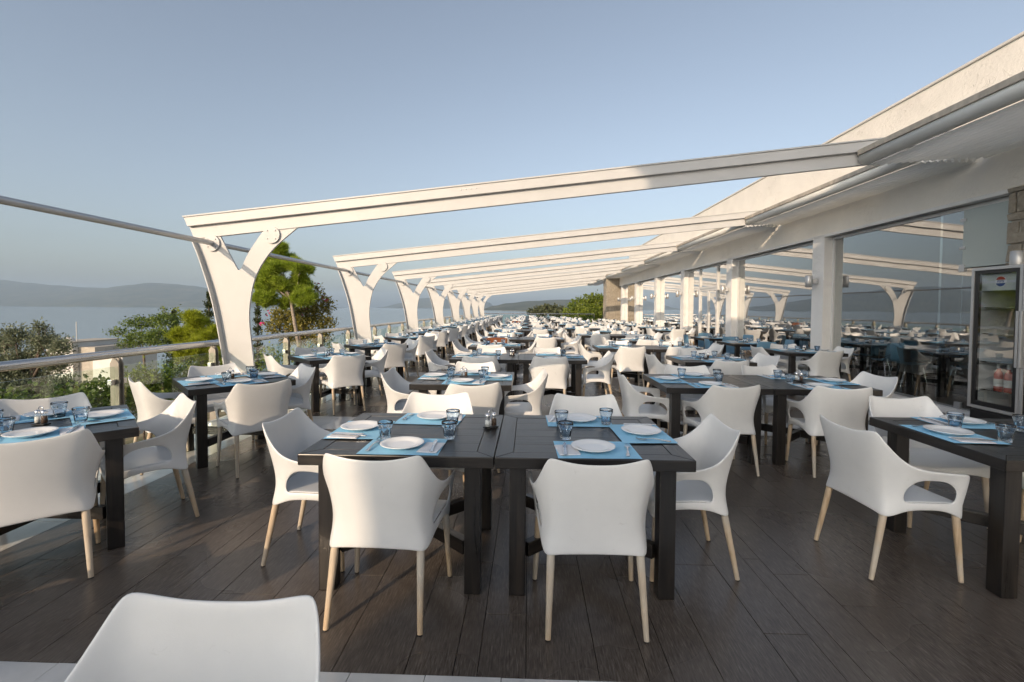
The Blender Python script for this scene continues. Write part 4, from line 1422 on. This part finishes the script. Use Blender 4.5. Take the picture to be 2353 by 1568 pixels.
# printed header inside the doors with its round badge
hd = fpart('header_sign', MB().span((FX + .05, FY0 + .045, FZ - .26), (FX + .058, FY1 - .045, FZ - .08)), 'fridge_in')
def text(body, size, loc, rot, mat, parent, name='lettering'):
    cu = bpy.data.curves.new(name, 'FONT')
    cu.body = body; cu.size = size; cu.extrude = .0008; cu.align_x = 'CENTER'; cu.align_y = 'CENTER'
    ob = bpy.data.objects.new('tmp', cu); C.objects.link(ob)
    me = bpy.data.meshes.new_from_object(ob.evaluated_get(bpy.context.evaluated_depsgraph_get()))
    bpy.data.objects.remove(ob)
    me.materials.clear(); me.materials.append(M[mat])
    o = obj(name, me, parent, loc, rot=rot)
    return o
for cy in ((FY0 + mid) / 2, (mid + FY1) / 2):
    c = (FX + .049, cy, FZ - .165)
    fpart('badge', MB().tube([(c[0] + .0005, c[1], c[2]), (c[0] - .002, c[1], c[2])], .06, 32), 'print_white', parent=hd)
    top = [(c[1] + .054 * math.cos(a), c[2] + .054 * math.sin(a)) for a in [math.radians(q) for q in range(20, 161, 10)]]
    bot = [(c[1] + .054 * math.cos(a), c[2] + .054 * math.sin(a)) for a in [math.radians(q) for q in range(200, 341, 10)]]
    fpart('badge_top', MB().prism(top, c[0] - .0035, c[0] - .0025, 'x'), 'print_red', parent=hd)
    fpart('badge_bottom', MB().prism(bot, c[0] - .0035, c[0] - .0025, 'x'), 'print_blue', parent=hd)
    text('PEPSI', .034, (c[0] - .004, c[1], c[2]), (R(90), 0, R(-90)), 'print_blue', hd)
bot = MB(); bot.lathe([(0, 0), (.036, 0), (.038, .006), (.038, .17), (.034, .195), (.016, .225), (.0145, .29), (.0165, .293), (.0165, .305), (0, .306)], 20)
BOT = bot.mesh('bottle_glass', 'rose')
BOTG = bot.mesh('bottle_glass', 'green_glass')
LAB = MB().lathe([(.0386, .05), (.0386, .13)], 20).mesh('bottle_label', 'label_paper', fix=False)
CAPB = MB().lathe([(.0172, .245), (.0174, .306), (0, .308)], 16).mesh('bottle_foil', 'label_paper', fix=False)
k = 0
for (dx_, dy_) in ((.14, .20), (.14, .31), (.15, .42), (.27, .25), (.28, .37), (.14, .70), (.15, .82), (.27, .76)):
    y = FY1 - dy_
    r = thing('wine_bottle', f'pink wine bottle with white label, {ORD[k]} on the lowest fridge shelf', 'bottle', (FX + dx_, y, .6285), group='bottles in the drinks fridge')
    obj('glass_body', BOT, r); obj('paper_label', LAB, r); obj('foil', CAPB, r)
    k += 1
for q in range(4):
    r = thing('green_bottle', f'small green bottle, {ORD[q]} on the second fridge shelf', 'bottle', (FX + .2 + .02 * q, FY1 - .38 - q * .09, .9385), group='bottles in the drinks fridge')
    obj('glass_body', BOTG, r)
tag(obj('wooden_board', MB().box((5.62, 5.75, .52), (.03, .14, 1.05), Matrix.Rotation(R(-14), 3, 'Y')).mesh('wooden_board', 'brown_wood', bevel=.004)), 'dark wooden board leaning beside the drinks fridge', 'board')

# ------------------------------------------------------------------ vegetation
def leaves(lobes, n_per_m3, length, width, seed, shell=.45, up=0.0, minn=40):
    """scattered leaf quads through a set of ellipsoidal lobes (centre, radii)"""
    rs = np.random.RandomState(seed)
    out = []
    for c, r in lobes:
        n = max(minn, int(n_per_m3 * 4.19 * r[0] * r[1] * r[2]))
        d = rs.normal(size=(n, 3)); d /= np.linalg.norm(d, axis=1)[:, None]
        rad = (shell + (1 - shell) * rs.rand(n)) * (0.82 + .36 * rs.rand(n))
        # bumpy outline with clumps and gaps
        lump = .80 + .26 * np.sin(d[:, 0] * 5 + seed) * np.sin(d[:, 1] * 6 + 2 * seed) + .16 * np.sin(d[:, 2] * 9 + d[:, 0] * 7 + seed)
        p = np.array(c) + d * (rad * lump)[:, None] * np.array(r)
        a = rs.normal(size=(n, 3)) + d * .8; a[:, 2] += up
        a /= np.linalg.norm(a, axis=1)[:, None]
        b = np.cross(a, rs.normal(size=(n, 3))); b /= np.linalg.norm(b, axis=1)[:, None]
        s = (.6 + .8 * rs.rand(n))[:, None]
        L, W = a * length * s, b * width * s
        out.append(np.stack([p - W * .2, p + L * .5 - W, p + L, p + L * .5 + W], axis=1))
    return np.concatenate(out)
def tufts(lobes, n_per_m3, needles, length, width, seed):
    """needle tufts: thin blades fanning outwards and up from points through the lobes"""
    rs = np.random.RandomState(seed)
    out = []
    for c, r in lobes:
        n = max(30, int(n_per_m3 * 4.19 * r[0] * r[1] * r[2]))
        d = rs.normal(size=(n, 3)); d /= np.linalg.norm(d, axis=1)[:, None]
        rad = (.62 + .38 * rs.rand(n))
        lump = .82 + .3 * np.sin(d[:, 0] * 4 + seed) * np.sin(d[:, 2] * 5 + seed * 2)
        p = np.array(c) + d * (rad * lump)[:, None] * np.array(r)
        ax = d * .7 + np.array((0, 0, .8)); ax /= np.linalg.norm(ax, axis=1)[:, None]
        P = np.repeat(p, needles, axis=0); A = np.repeat(ax, needles, axis=0)
        a = A + rs.normal(size=A.shape) * .55; a /= np.linalg.norm(a, axis=1)[:, None]
        b = np.cross(a, rs.normal(size=a.shape)); b /= np.linalg.norm(b, axis=1)[:, None]
        s = (.6 + .7 * rs.rand(len(a)))[:, None]
        out.append(np.stack([P - b * width, P + b * width, P + a * length * s], axis=1))
    return np.concatenate(out)
def sub(lobes, n, f, seed, flat=.8):
    """break each lobe into smaller clumps so that sky shows between them"""
    rs = random.Random(seed)
    out = []
    for c, r in lobes:
        for _ in range(n):
            d = Vector((rs.gauss(0, 1), rs.gauss(0, 1), rs.gauss(0, 1))).normalized() * (.45 + .5 * rs.random())
            k = f * rs.uniform(.7, 1.35)
            out.append(((c[0] + d.x * r[0], c[1] + d.y * r[1], c[2] + d.z * r[2]), (r[0] * k, r[1] * k, r[2] * k * flat)))
    return out
def L3(px, Y, squash=.85, spread=.35, seed=0):
    rs = random.Random(seed)
    out = []
    for q in px:
        x, y, r = q[:3]
        k = q[3] if len(q) > 3 else squash
        yy = Y + rs.uniform(-1, 1) * spread * r / FPX * Y * 2
        p = at(x, y, yy)
        rm = r / FPX * Y
        out.append(((p.x, p.y, p.z), (rm, rm, rm * k)))
    return out
def gz(x, y): return ground_z(x, y) - .05
def plant(name, label, cat, base, lobes, foliage, mat, limbs, trunk_r, bark='bark', group=None, parts_name=('trunk', 'crown')):
    r = thing(name, label, cat, base, group=group)
    o = tuple(-c for c in base)
    if limbs:
        b = MB()
        for path, rad in limbs:
            b.tube(path, rad, 8)
        obj(parts_name[0], b.mesh(parts_name[0], bark, fix=False), r, o)
    obj(parts_name[1], quads_mesh(parts_name[1], foliage, mat), r, o)
    return r
def limbs_to(base, fork, lobes, r, seed, wob=.12):
    rs = random.Random(seed)
    base, fork = Vector(base), Vector(fork)
    mid_ = (base + fork) / 2 + Vector((rs.uniform(-wob, wob), rs.uniform(-wob, wob), 0))
    out = [([base, mid_, fork], [r, r * .8, r * .65])]
    for c, rad in lobes:
        c = Vector(c)
        m_ = fork.lerp(c, .5) + Vector((rs.uniform(-wob, wob), rs.uniform(-wob, wob), rs.uniform(-wob, wob)))
        out.append(([fork, m_, c], [r * .5, r * .35, r * .1]))
        for _ in range(4):
            e = c + Vector((rs.uniform(-1, 1) * rad[0], rs.uniform(-1, 1) * rad[1], rs.uniform(-.6, 1) * rad[2])) * .9
            out.append(([m_.lerp(c, rs.uniform(.3, 1)), e], [r * .14, r * .04]))
    return out

# tall Aleppo pine between the first two pergola frames
Y = 21.0
lob = L3([(640, 575, 15), (648, 598, 25), (615, 612, 28), (688, 616, 25), (640, 636, 38), (606, 652, 28), (682, 652, 34), (655, 680, 34), (612, 688, 22), (700, 686, 20)], Y, seed=1)
base = at(693, 800, Y); base.z = gz(base.x, base.y); fork = at(668, 690, Y)
plant('pine_tree', 'tall bright green pine tree with bare leaning trunk beyond the railing', 'tree', base, lob, tufts(sub(lob, 15, .36, 5, .62), 380, 18, .27, .016, 3), 'leaf_pine', limbs_to(base, fork, lob, .11, 2), .1, 'bark_pale')
Y = 23.0
lob = L3([(722, 668, 22), (738, 700, 32), (650, 728, 36), (700, 728, 44), (748, 742, 28), (630, 752, 26), (682, 768, 42), (735, 775, 32)], Y, seed=4)
base = at(690, 800, Y); base.z = gz(base.x, base.y)
bg = plant('bougainvillea', 'large brownish bougainvillea bush behind the leaning pine trunk', 'bush', base, lob, leaves(lob, 900, .10, .035, 5), 'leaf_bougain', limbs_to(base, at(690, 770, Y), lob, .08, 3), .1)
fl_ = leaves(L3([(728, 655, 14), (745, 690, 18), (715, 720, 26), (620, 720, 12), (600, 745, 9), (696, 690, 12)], Y - .5, seed=9), 12, .10, .06, 8, minn=7)
obj('blossom', quads_mesh('blossom', fl_, 'flower'), bg, tuple(-c for c in base))['kind'] = 'stuff'
def cypress(x, ytop, ybot, rpx, Y, label, seed):
    p, q = at(x, ytop, Y), at(x, ybot, Y)
    lobs = []
    for k in range(9):
        t_ = k / 8
        c = q.lerp(p, t_)
        r_ = rpx / FPX * Y * (1.0 - t_ * .93) ** .7
        lobs.append(((c.x, c.y, c.z), (r_, r_, (p.z - q.z) / 12)))
    b_ = Vector((q.x, q.y, gz(q.x, q.y)))
    plant('cypress_tree', label, 'tree', b_, lobs, leaves(lobs, 900, .10, .03, seed, shell=.3, up=1.4, minn=260), 'leaf_cypress', [([b_, q, p], [.09, .07, .02])], .1, group='cypress trees')
cypress(480, 682, 850, 34, 24, 'tall thin dark cypress just left of the nearest pergola post', 1)
cypress(592, 698, 860, 26, 25, 'slim cypress just right of the nearest pergola post', 2)
cypress(400, 722, 850, 30, 24, 'dark narrow cypress beside the spreading dark green tree', 3)
Y = 20.0
lob = L3([(272, 762, 26, .5), (325, 742, 40, .5), (380, 736, 40, .55), (318, 778, 40, .6), (372, 775, 46, .6), (420, 790, 40, .7), (285, 792, 22, .5)], Y, seed=6)
base = at(335, 850, Y); base.z = gz(base.x, base.y)
plant('carob_tree', 'spreading dark green tree with thin forked branches beyond the railing', 'tree', base, lob, leaves(lob, 1500, .075, .026, 12, shell=.5), 'leaf_dark', limbs_to(base, at(330, 815, Y), lob, .07, 5), .1)
Y = 26.0
lob = L3([(405, 716, 20), (425, 735, 26), (375, 712, 9, 1.4), (440, 760, 26)], Y, seed=7)
base = at(420, 830, Y); base.z = gz(base.x, base.y)
plant('young_tree', 'light airy green tree top behind the dark cypress', 'tree', base, lob, leaves(lob, 160, .12, .05, 15, shell=.2), 'leaf_bright', limbs_to(base, at(420, 790, Y), lob, .05, 8), .1)
Y = 17.0
lob = L3([(455, 742, 28), (432, 772, 36), (482, 776, 38), (520, 770, 24), (440, 812, 42), (492, 820, 38), (470, 850, 40)], Y, seed=8)
base = at(465, 890, Y); base.z = gz(base.x, base.y)
plant('young_pine', 'bushy yellow-green young pine left of the nearest pergola post', 'tree', base, lob, tufts(sub(lob, 8, .42, 6, .6), 520, 18, .24, .013, 17), 'leaf_yellowpine', limbs_to(base, at(465, 840, Y), lob, .07, 9), .1)
Y = 11.0
lob = L3([(92, 752, 22, 1.2), (35, 772, 40), (100, 786, 46), (140, 796, 36), (0, 792, 45), (60, 832, 60), (128, 838, 44), (0, 850, 60), (75, 890, 70), (140, 895, 50), (5, 920, 70)], Y, seed=10)
base = at(70, 985, Y); base.z = gz(base.x, base.y)
plant('olive_tree', 'silvery green olive tree at the left edge behind the handrail', 'tree', base, lob, leaves(lob, 5200, .060, .014, 19, shell=.25, up=.5), 'leaf_olive', limbs_to(base, at(70, 880, Y), lob, .08, 11), .1)
# hedge shrubs seen through the glass panes
for k, (x, y, r_, Y, mt, lb) in enumerate([
        (30, 950, 85, 7.6, 'leaf_dark', 'dark leafy shrub behind the first glass pane'),
        (150, 950, 80, 8.6, 'leaf_dark', 'dark leafy shrub behind the second glass pane'),
        (225, 905, 62, 9.8, 'leaf_dark', 'dark leafy shrub behind the railing post near the front tables'),
        (330, 880, 60, 11.0, 'leaf_bright', 'mid-green shrub below the spreading tree'),
        (410, 870, 52, 12.0, 'leaf_dark', 'dark shrub in front of the yellow-green pine'),
        (620, 815, 34, 15, 'leaf_bright', 'low green shrub behind the glass after the nearest post'),
        (700, 812, 36, 16, 'leaf_bright', 'low green shrub below the bougainvillea'),
        (765, 800, 26, 17, 'leaf_dark', 'small dark shrub right of the bougainvillea'),
        (803, 765, 16, 24, 'leaf_dark', 'small tree top showing just above the handrail')]):
    lob = L3([(x, y, r_), (x - r_ * .6, y + r_ * .2, r_ * .7), (x + r_ * .6, y + r_ * .2, r_ * .75), (x, y + r_ * .7, r_)], Y, seed=30 + k)
    base = at(x, y + r_, Y); base.z = gz(base.x, base.y)
    plant('garden_shrub', lb, 'shrub', base, lob, leaves(lob, 1500 if Y < 13 else 500, .07, .028, 40 + k, shell=.5), mt, [([base, at(x, y, Y)], [.03, .01])], .03, group='garden shrubs below the terrace', parts_name=('stem', 'foliage'))
# big rounded shrub past the far railing and trees along the coast
Y = 52.0
lob = L3([(1356, 688, 18), (1330, 704, 26), (1376, 700, 30), (1308, 720, 20), (1350, 728, 36), (1392, 722, 32), (1410, 692, 26), (1325, 745, 34), (1385, 750, 36), (1420, 730, 40)], Y, seed=12)
base = at(1360, 770, Y); base.z = gz(base.x, base.y)
plant('rounded_shrub', 'large rounded bright green shrub past the far railing', 'shrub', base, lob, leaves(lob, 150, .22, .08, 50, shell=.72), 'leaf_bright', limbs_to(base, at(1360, 745, Y), lob, .12, 13), .1, parts_name=('stem', 'foliage'))
rs = random.Random(77)
for k, (x, y, r_, Y) in enumerate([(1222, 716, 9, 105), (1238, 712, 12, 100), (1256, 709, 13, 96), (1272, 710, 13, 92), (1290, 714, 13, 88), (1246, 719, 10, 85), (1278, 722, 12, 80)]):
    lob = L3([(x, y, r_), (x - r_ * .6, y + r_ * .4, r_ * .7), (x + r_ * .6, y + r_ * .4, r_ * .7)], Y, seed=60 + k)
    base = at(x, y + r_, Y); base.z = gz(base.x, base.y)
    plant('coastal_tree', f'small round tree on the coast past the far railing, {ORD[k]} from the left', 'tree', base, lob, leaves(lob, 60, .35, .16, 70 + k, shell=.6), 'leaf_far', [([base, at(x, y, Y)], [.12, .05])], .1, group='coastal trees past the far railing')
lob = []
for k in range(60):
    yy = rs.uniform(250, 900)
    x = rs.uniform(1165, 1330)
    p = at(x, 712, yy); h = rs.uniform(1.5, 3.0)
    if p.x < interp(yy, SHORE) + 6: continue
    z = ground_z(p.x, yy)
    lob.append(((p.x, yy, z + h), (h * 1.3, h * 1.3, h)))
tag(obj('coastal_scrub', quads_mesh('coastal_scrub', leaves(lob, 3, .9, .4, 90, shell=.6, minn=90), 'leaf_far')), 'far scrub and trees along the low coast', 'scrub', kind='stuff')
for k, (x, yy, w, h) in enumerate([(1255, 420, 9, 3.4), (1288, 380, 12, 4), (1208, 640, 8, 3)]):
    p = at(x, 714, yy); z = ground_z(p.x, yy)
    hs = thing('far_house', f'tiny white house among the coastal trees, {ORD[k]} of three', 'house', (p.x, yy, z), group='far houses on the coast')
    obj('wall', MB().span((-w / 2, -3, -1), (w / 2, 3, h)).mesh('wall', 'roof_white'), hs)
    obj('roof', MB().prism([(-w / 2 - .4, h), (w / 2 + .4, h), (0, h + 1.6)], -3.3, 3.3).mesh('roof', 'bar_strip'), hs)
# white house below the terrace with dome and pole
Y = 32.0
p = at(176, 800, Y)
zb, sx = gz(p.x, Y) - .5, Y / FPX
house = thing('white_house', 'low white house with small dome and thin pole below the terrace', 'house', (p.x, Y, zb))
ztop = at(176, 785, Y).z
obj('wall', MB().span((-.95, -1.2, 0), (.92, 2.5, ztop - zb)).mesh('wall', 'roof_white', bevel=.02), house)
obj('side_wing', MB().span((.925, -.8, 0), (2.1, 2.5, ztop - zb - .32)).mesh('side_wing', 'mortar', bevel=.02), house)
obj('porch', MB().span((2.105, -1.0, 0), (4.2, 2.0, ztop - zb - .75)).mesh('porch', 'roof_white', bevel=.02), house)
obj('roof_slab', MB().span((-1.1, -1.35, ztop - zb + .002), (.98, 2.6, ztop - zb + .06)).mesh('roof_slab', 'mortar'), house)
obj('dome', MB().lathe([(.31 * math.cos(a), .30 * math.sin(a)) for a in [k * math.pi / 16 for k in range(9)]], 20, c=(0, -.5, ztop - zb + .06)).mesh('dome', 'roof_white'), house)
obj('pole', MB().tube([(.52, -.5, ztop - zb), (.52, -.5, ztop - zb + 1.4)], .028, 8).mesh('pole', 'alu'), house)
for q in (-.5, .3):
    obj('window', MB().span((q - .2, -1.23, 1.0), (q + .2, -1.202, 1.6)).mesh('window', 'print_blue'), house)

# rocks and grass beside the terrace edge
rk = random.Random(5)
for k in range(9):
    x, y = (-5.0 - rk.random() * 1.6, 5.4 + rk.random() * 3.2)
    s_ = rk.uniform(.16, .38)
    bm = bmesh.new(); bmesh.ops.create_icosphere(bm, subdivisions=3, radius=1)
    for v in bm.verts:
        n_ = mnoise.noise(v.co * 1.6 + Vector((k * 7, 0, 0))) * .5 + mnoise.noise(v.co * 4 + Vector((k, 3, 0))) * .2
        v.co = v.co * (1 + n_)
        v.co.x *= s_ * 1.3; v.co.y *= s_; v.co.z *= s_ * .7
    me = bpy.data.meshes.new('rock'); bm.to_mesh(me); bm.free(); me.materials.append(M['rock'])
    tag(obj('rock', me, None, (x, y, ground_z(x, y) + s_ * .25), rk.random() * 6), f'pale limestone rock below the glass railing, {["flat", "long", "small", "pitted", "broad", "rounded", "low", "split", "jagged"][k]} one', 'rock', 'rocks below the railing')
n = 9000
rs_ = np.random.RandomState(2)
gx = -4.2 - 2.6 * rs_.rand(n) ** 1.2; gy = 1.5 + 9 * rs_.rand(n)
clump = np.sin(gx * 5 + 1) * np.sin(gy * 4) + rs_.rand(n)
keep = clump > .35
gx, gy = gx[keep], gy[keep]
gzv = np.array([ground_z(a, b) for a, b in zip(gx, gy)])
p = np.stack([gx, gy, gzv - .01], axis=1)
a = rs_.normal(size=p.shape) * .45 + np.array((0, 0, 1.0)); ln = (.06 + .10 * rs_.rand(len(p)))[:, None]
b = np.cross(a, rs_.normal(size=p.shape)); b /= np.linalg.norm(b, axis=1)[:, None]
tri = np.stack([p - b * .006, p + b * .006, p + a * ln], axis=1)
half = rs_.rand(len(tri)) < .5
tag(obj('grass', quads_mesh('grass', tri[half], 'leaf_bright')), 'green weeds along the terrace edge below the railing', 'grass', kind='stuff')
tag(obj('dry_grass', quads_mesh('dry_grass', tri[~half], 'straw')), 'dry straw-coloured grass along the terrace edge below the railing', 'grass', kind='stuff')

# ------------------------------------------------------------------ sea haze
hz = bpy.data.materials.new('haze')
hz.use_nodes = True
nt = hz.node_tree
nt.nodes.clear()
o = nt.nodes.new('ShaderNodeOutputMaterial')
v = nt.nodes.new('ShaderNodeVolumePrincipled')
v.inputs['Color'].default_value = (0.60, 0.78, 1.0, 1)
v.inputs['Density'].default_value = HAZE_DENSITY
v.inputs['Anisotropy'].default_value = 0.0
nt.links.new(v.outputs[0], o.inputs['Volume'])
hb = MB().span((-13500, -3500, SEA - 3), (13500, 13500, 420))
me = hb.mesh('haze', hz)
tag(obj('haze', me), kind='stuff')
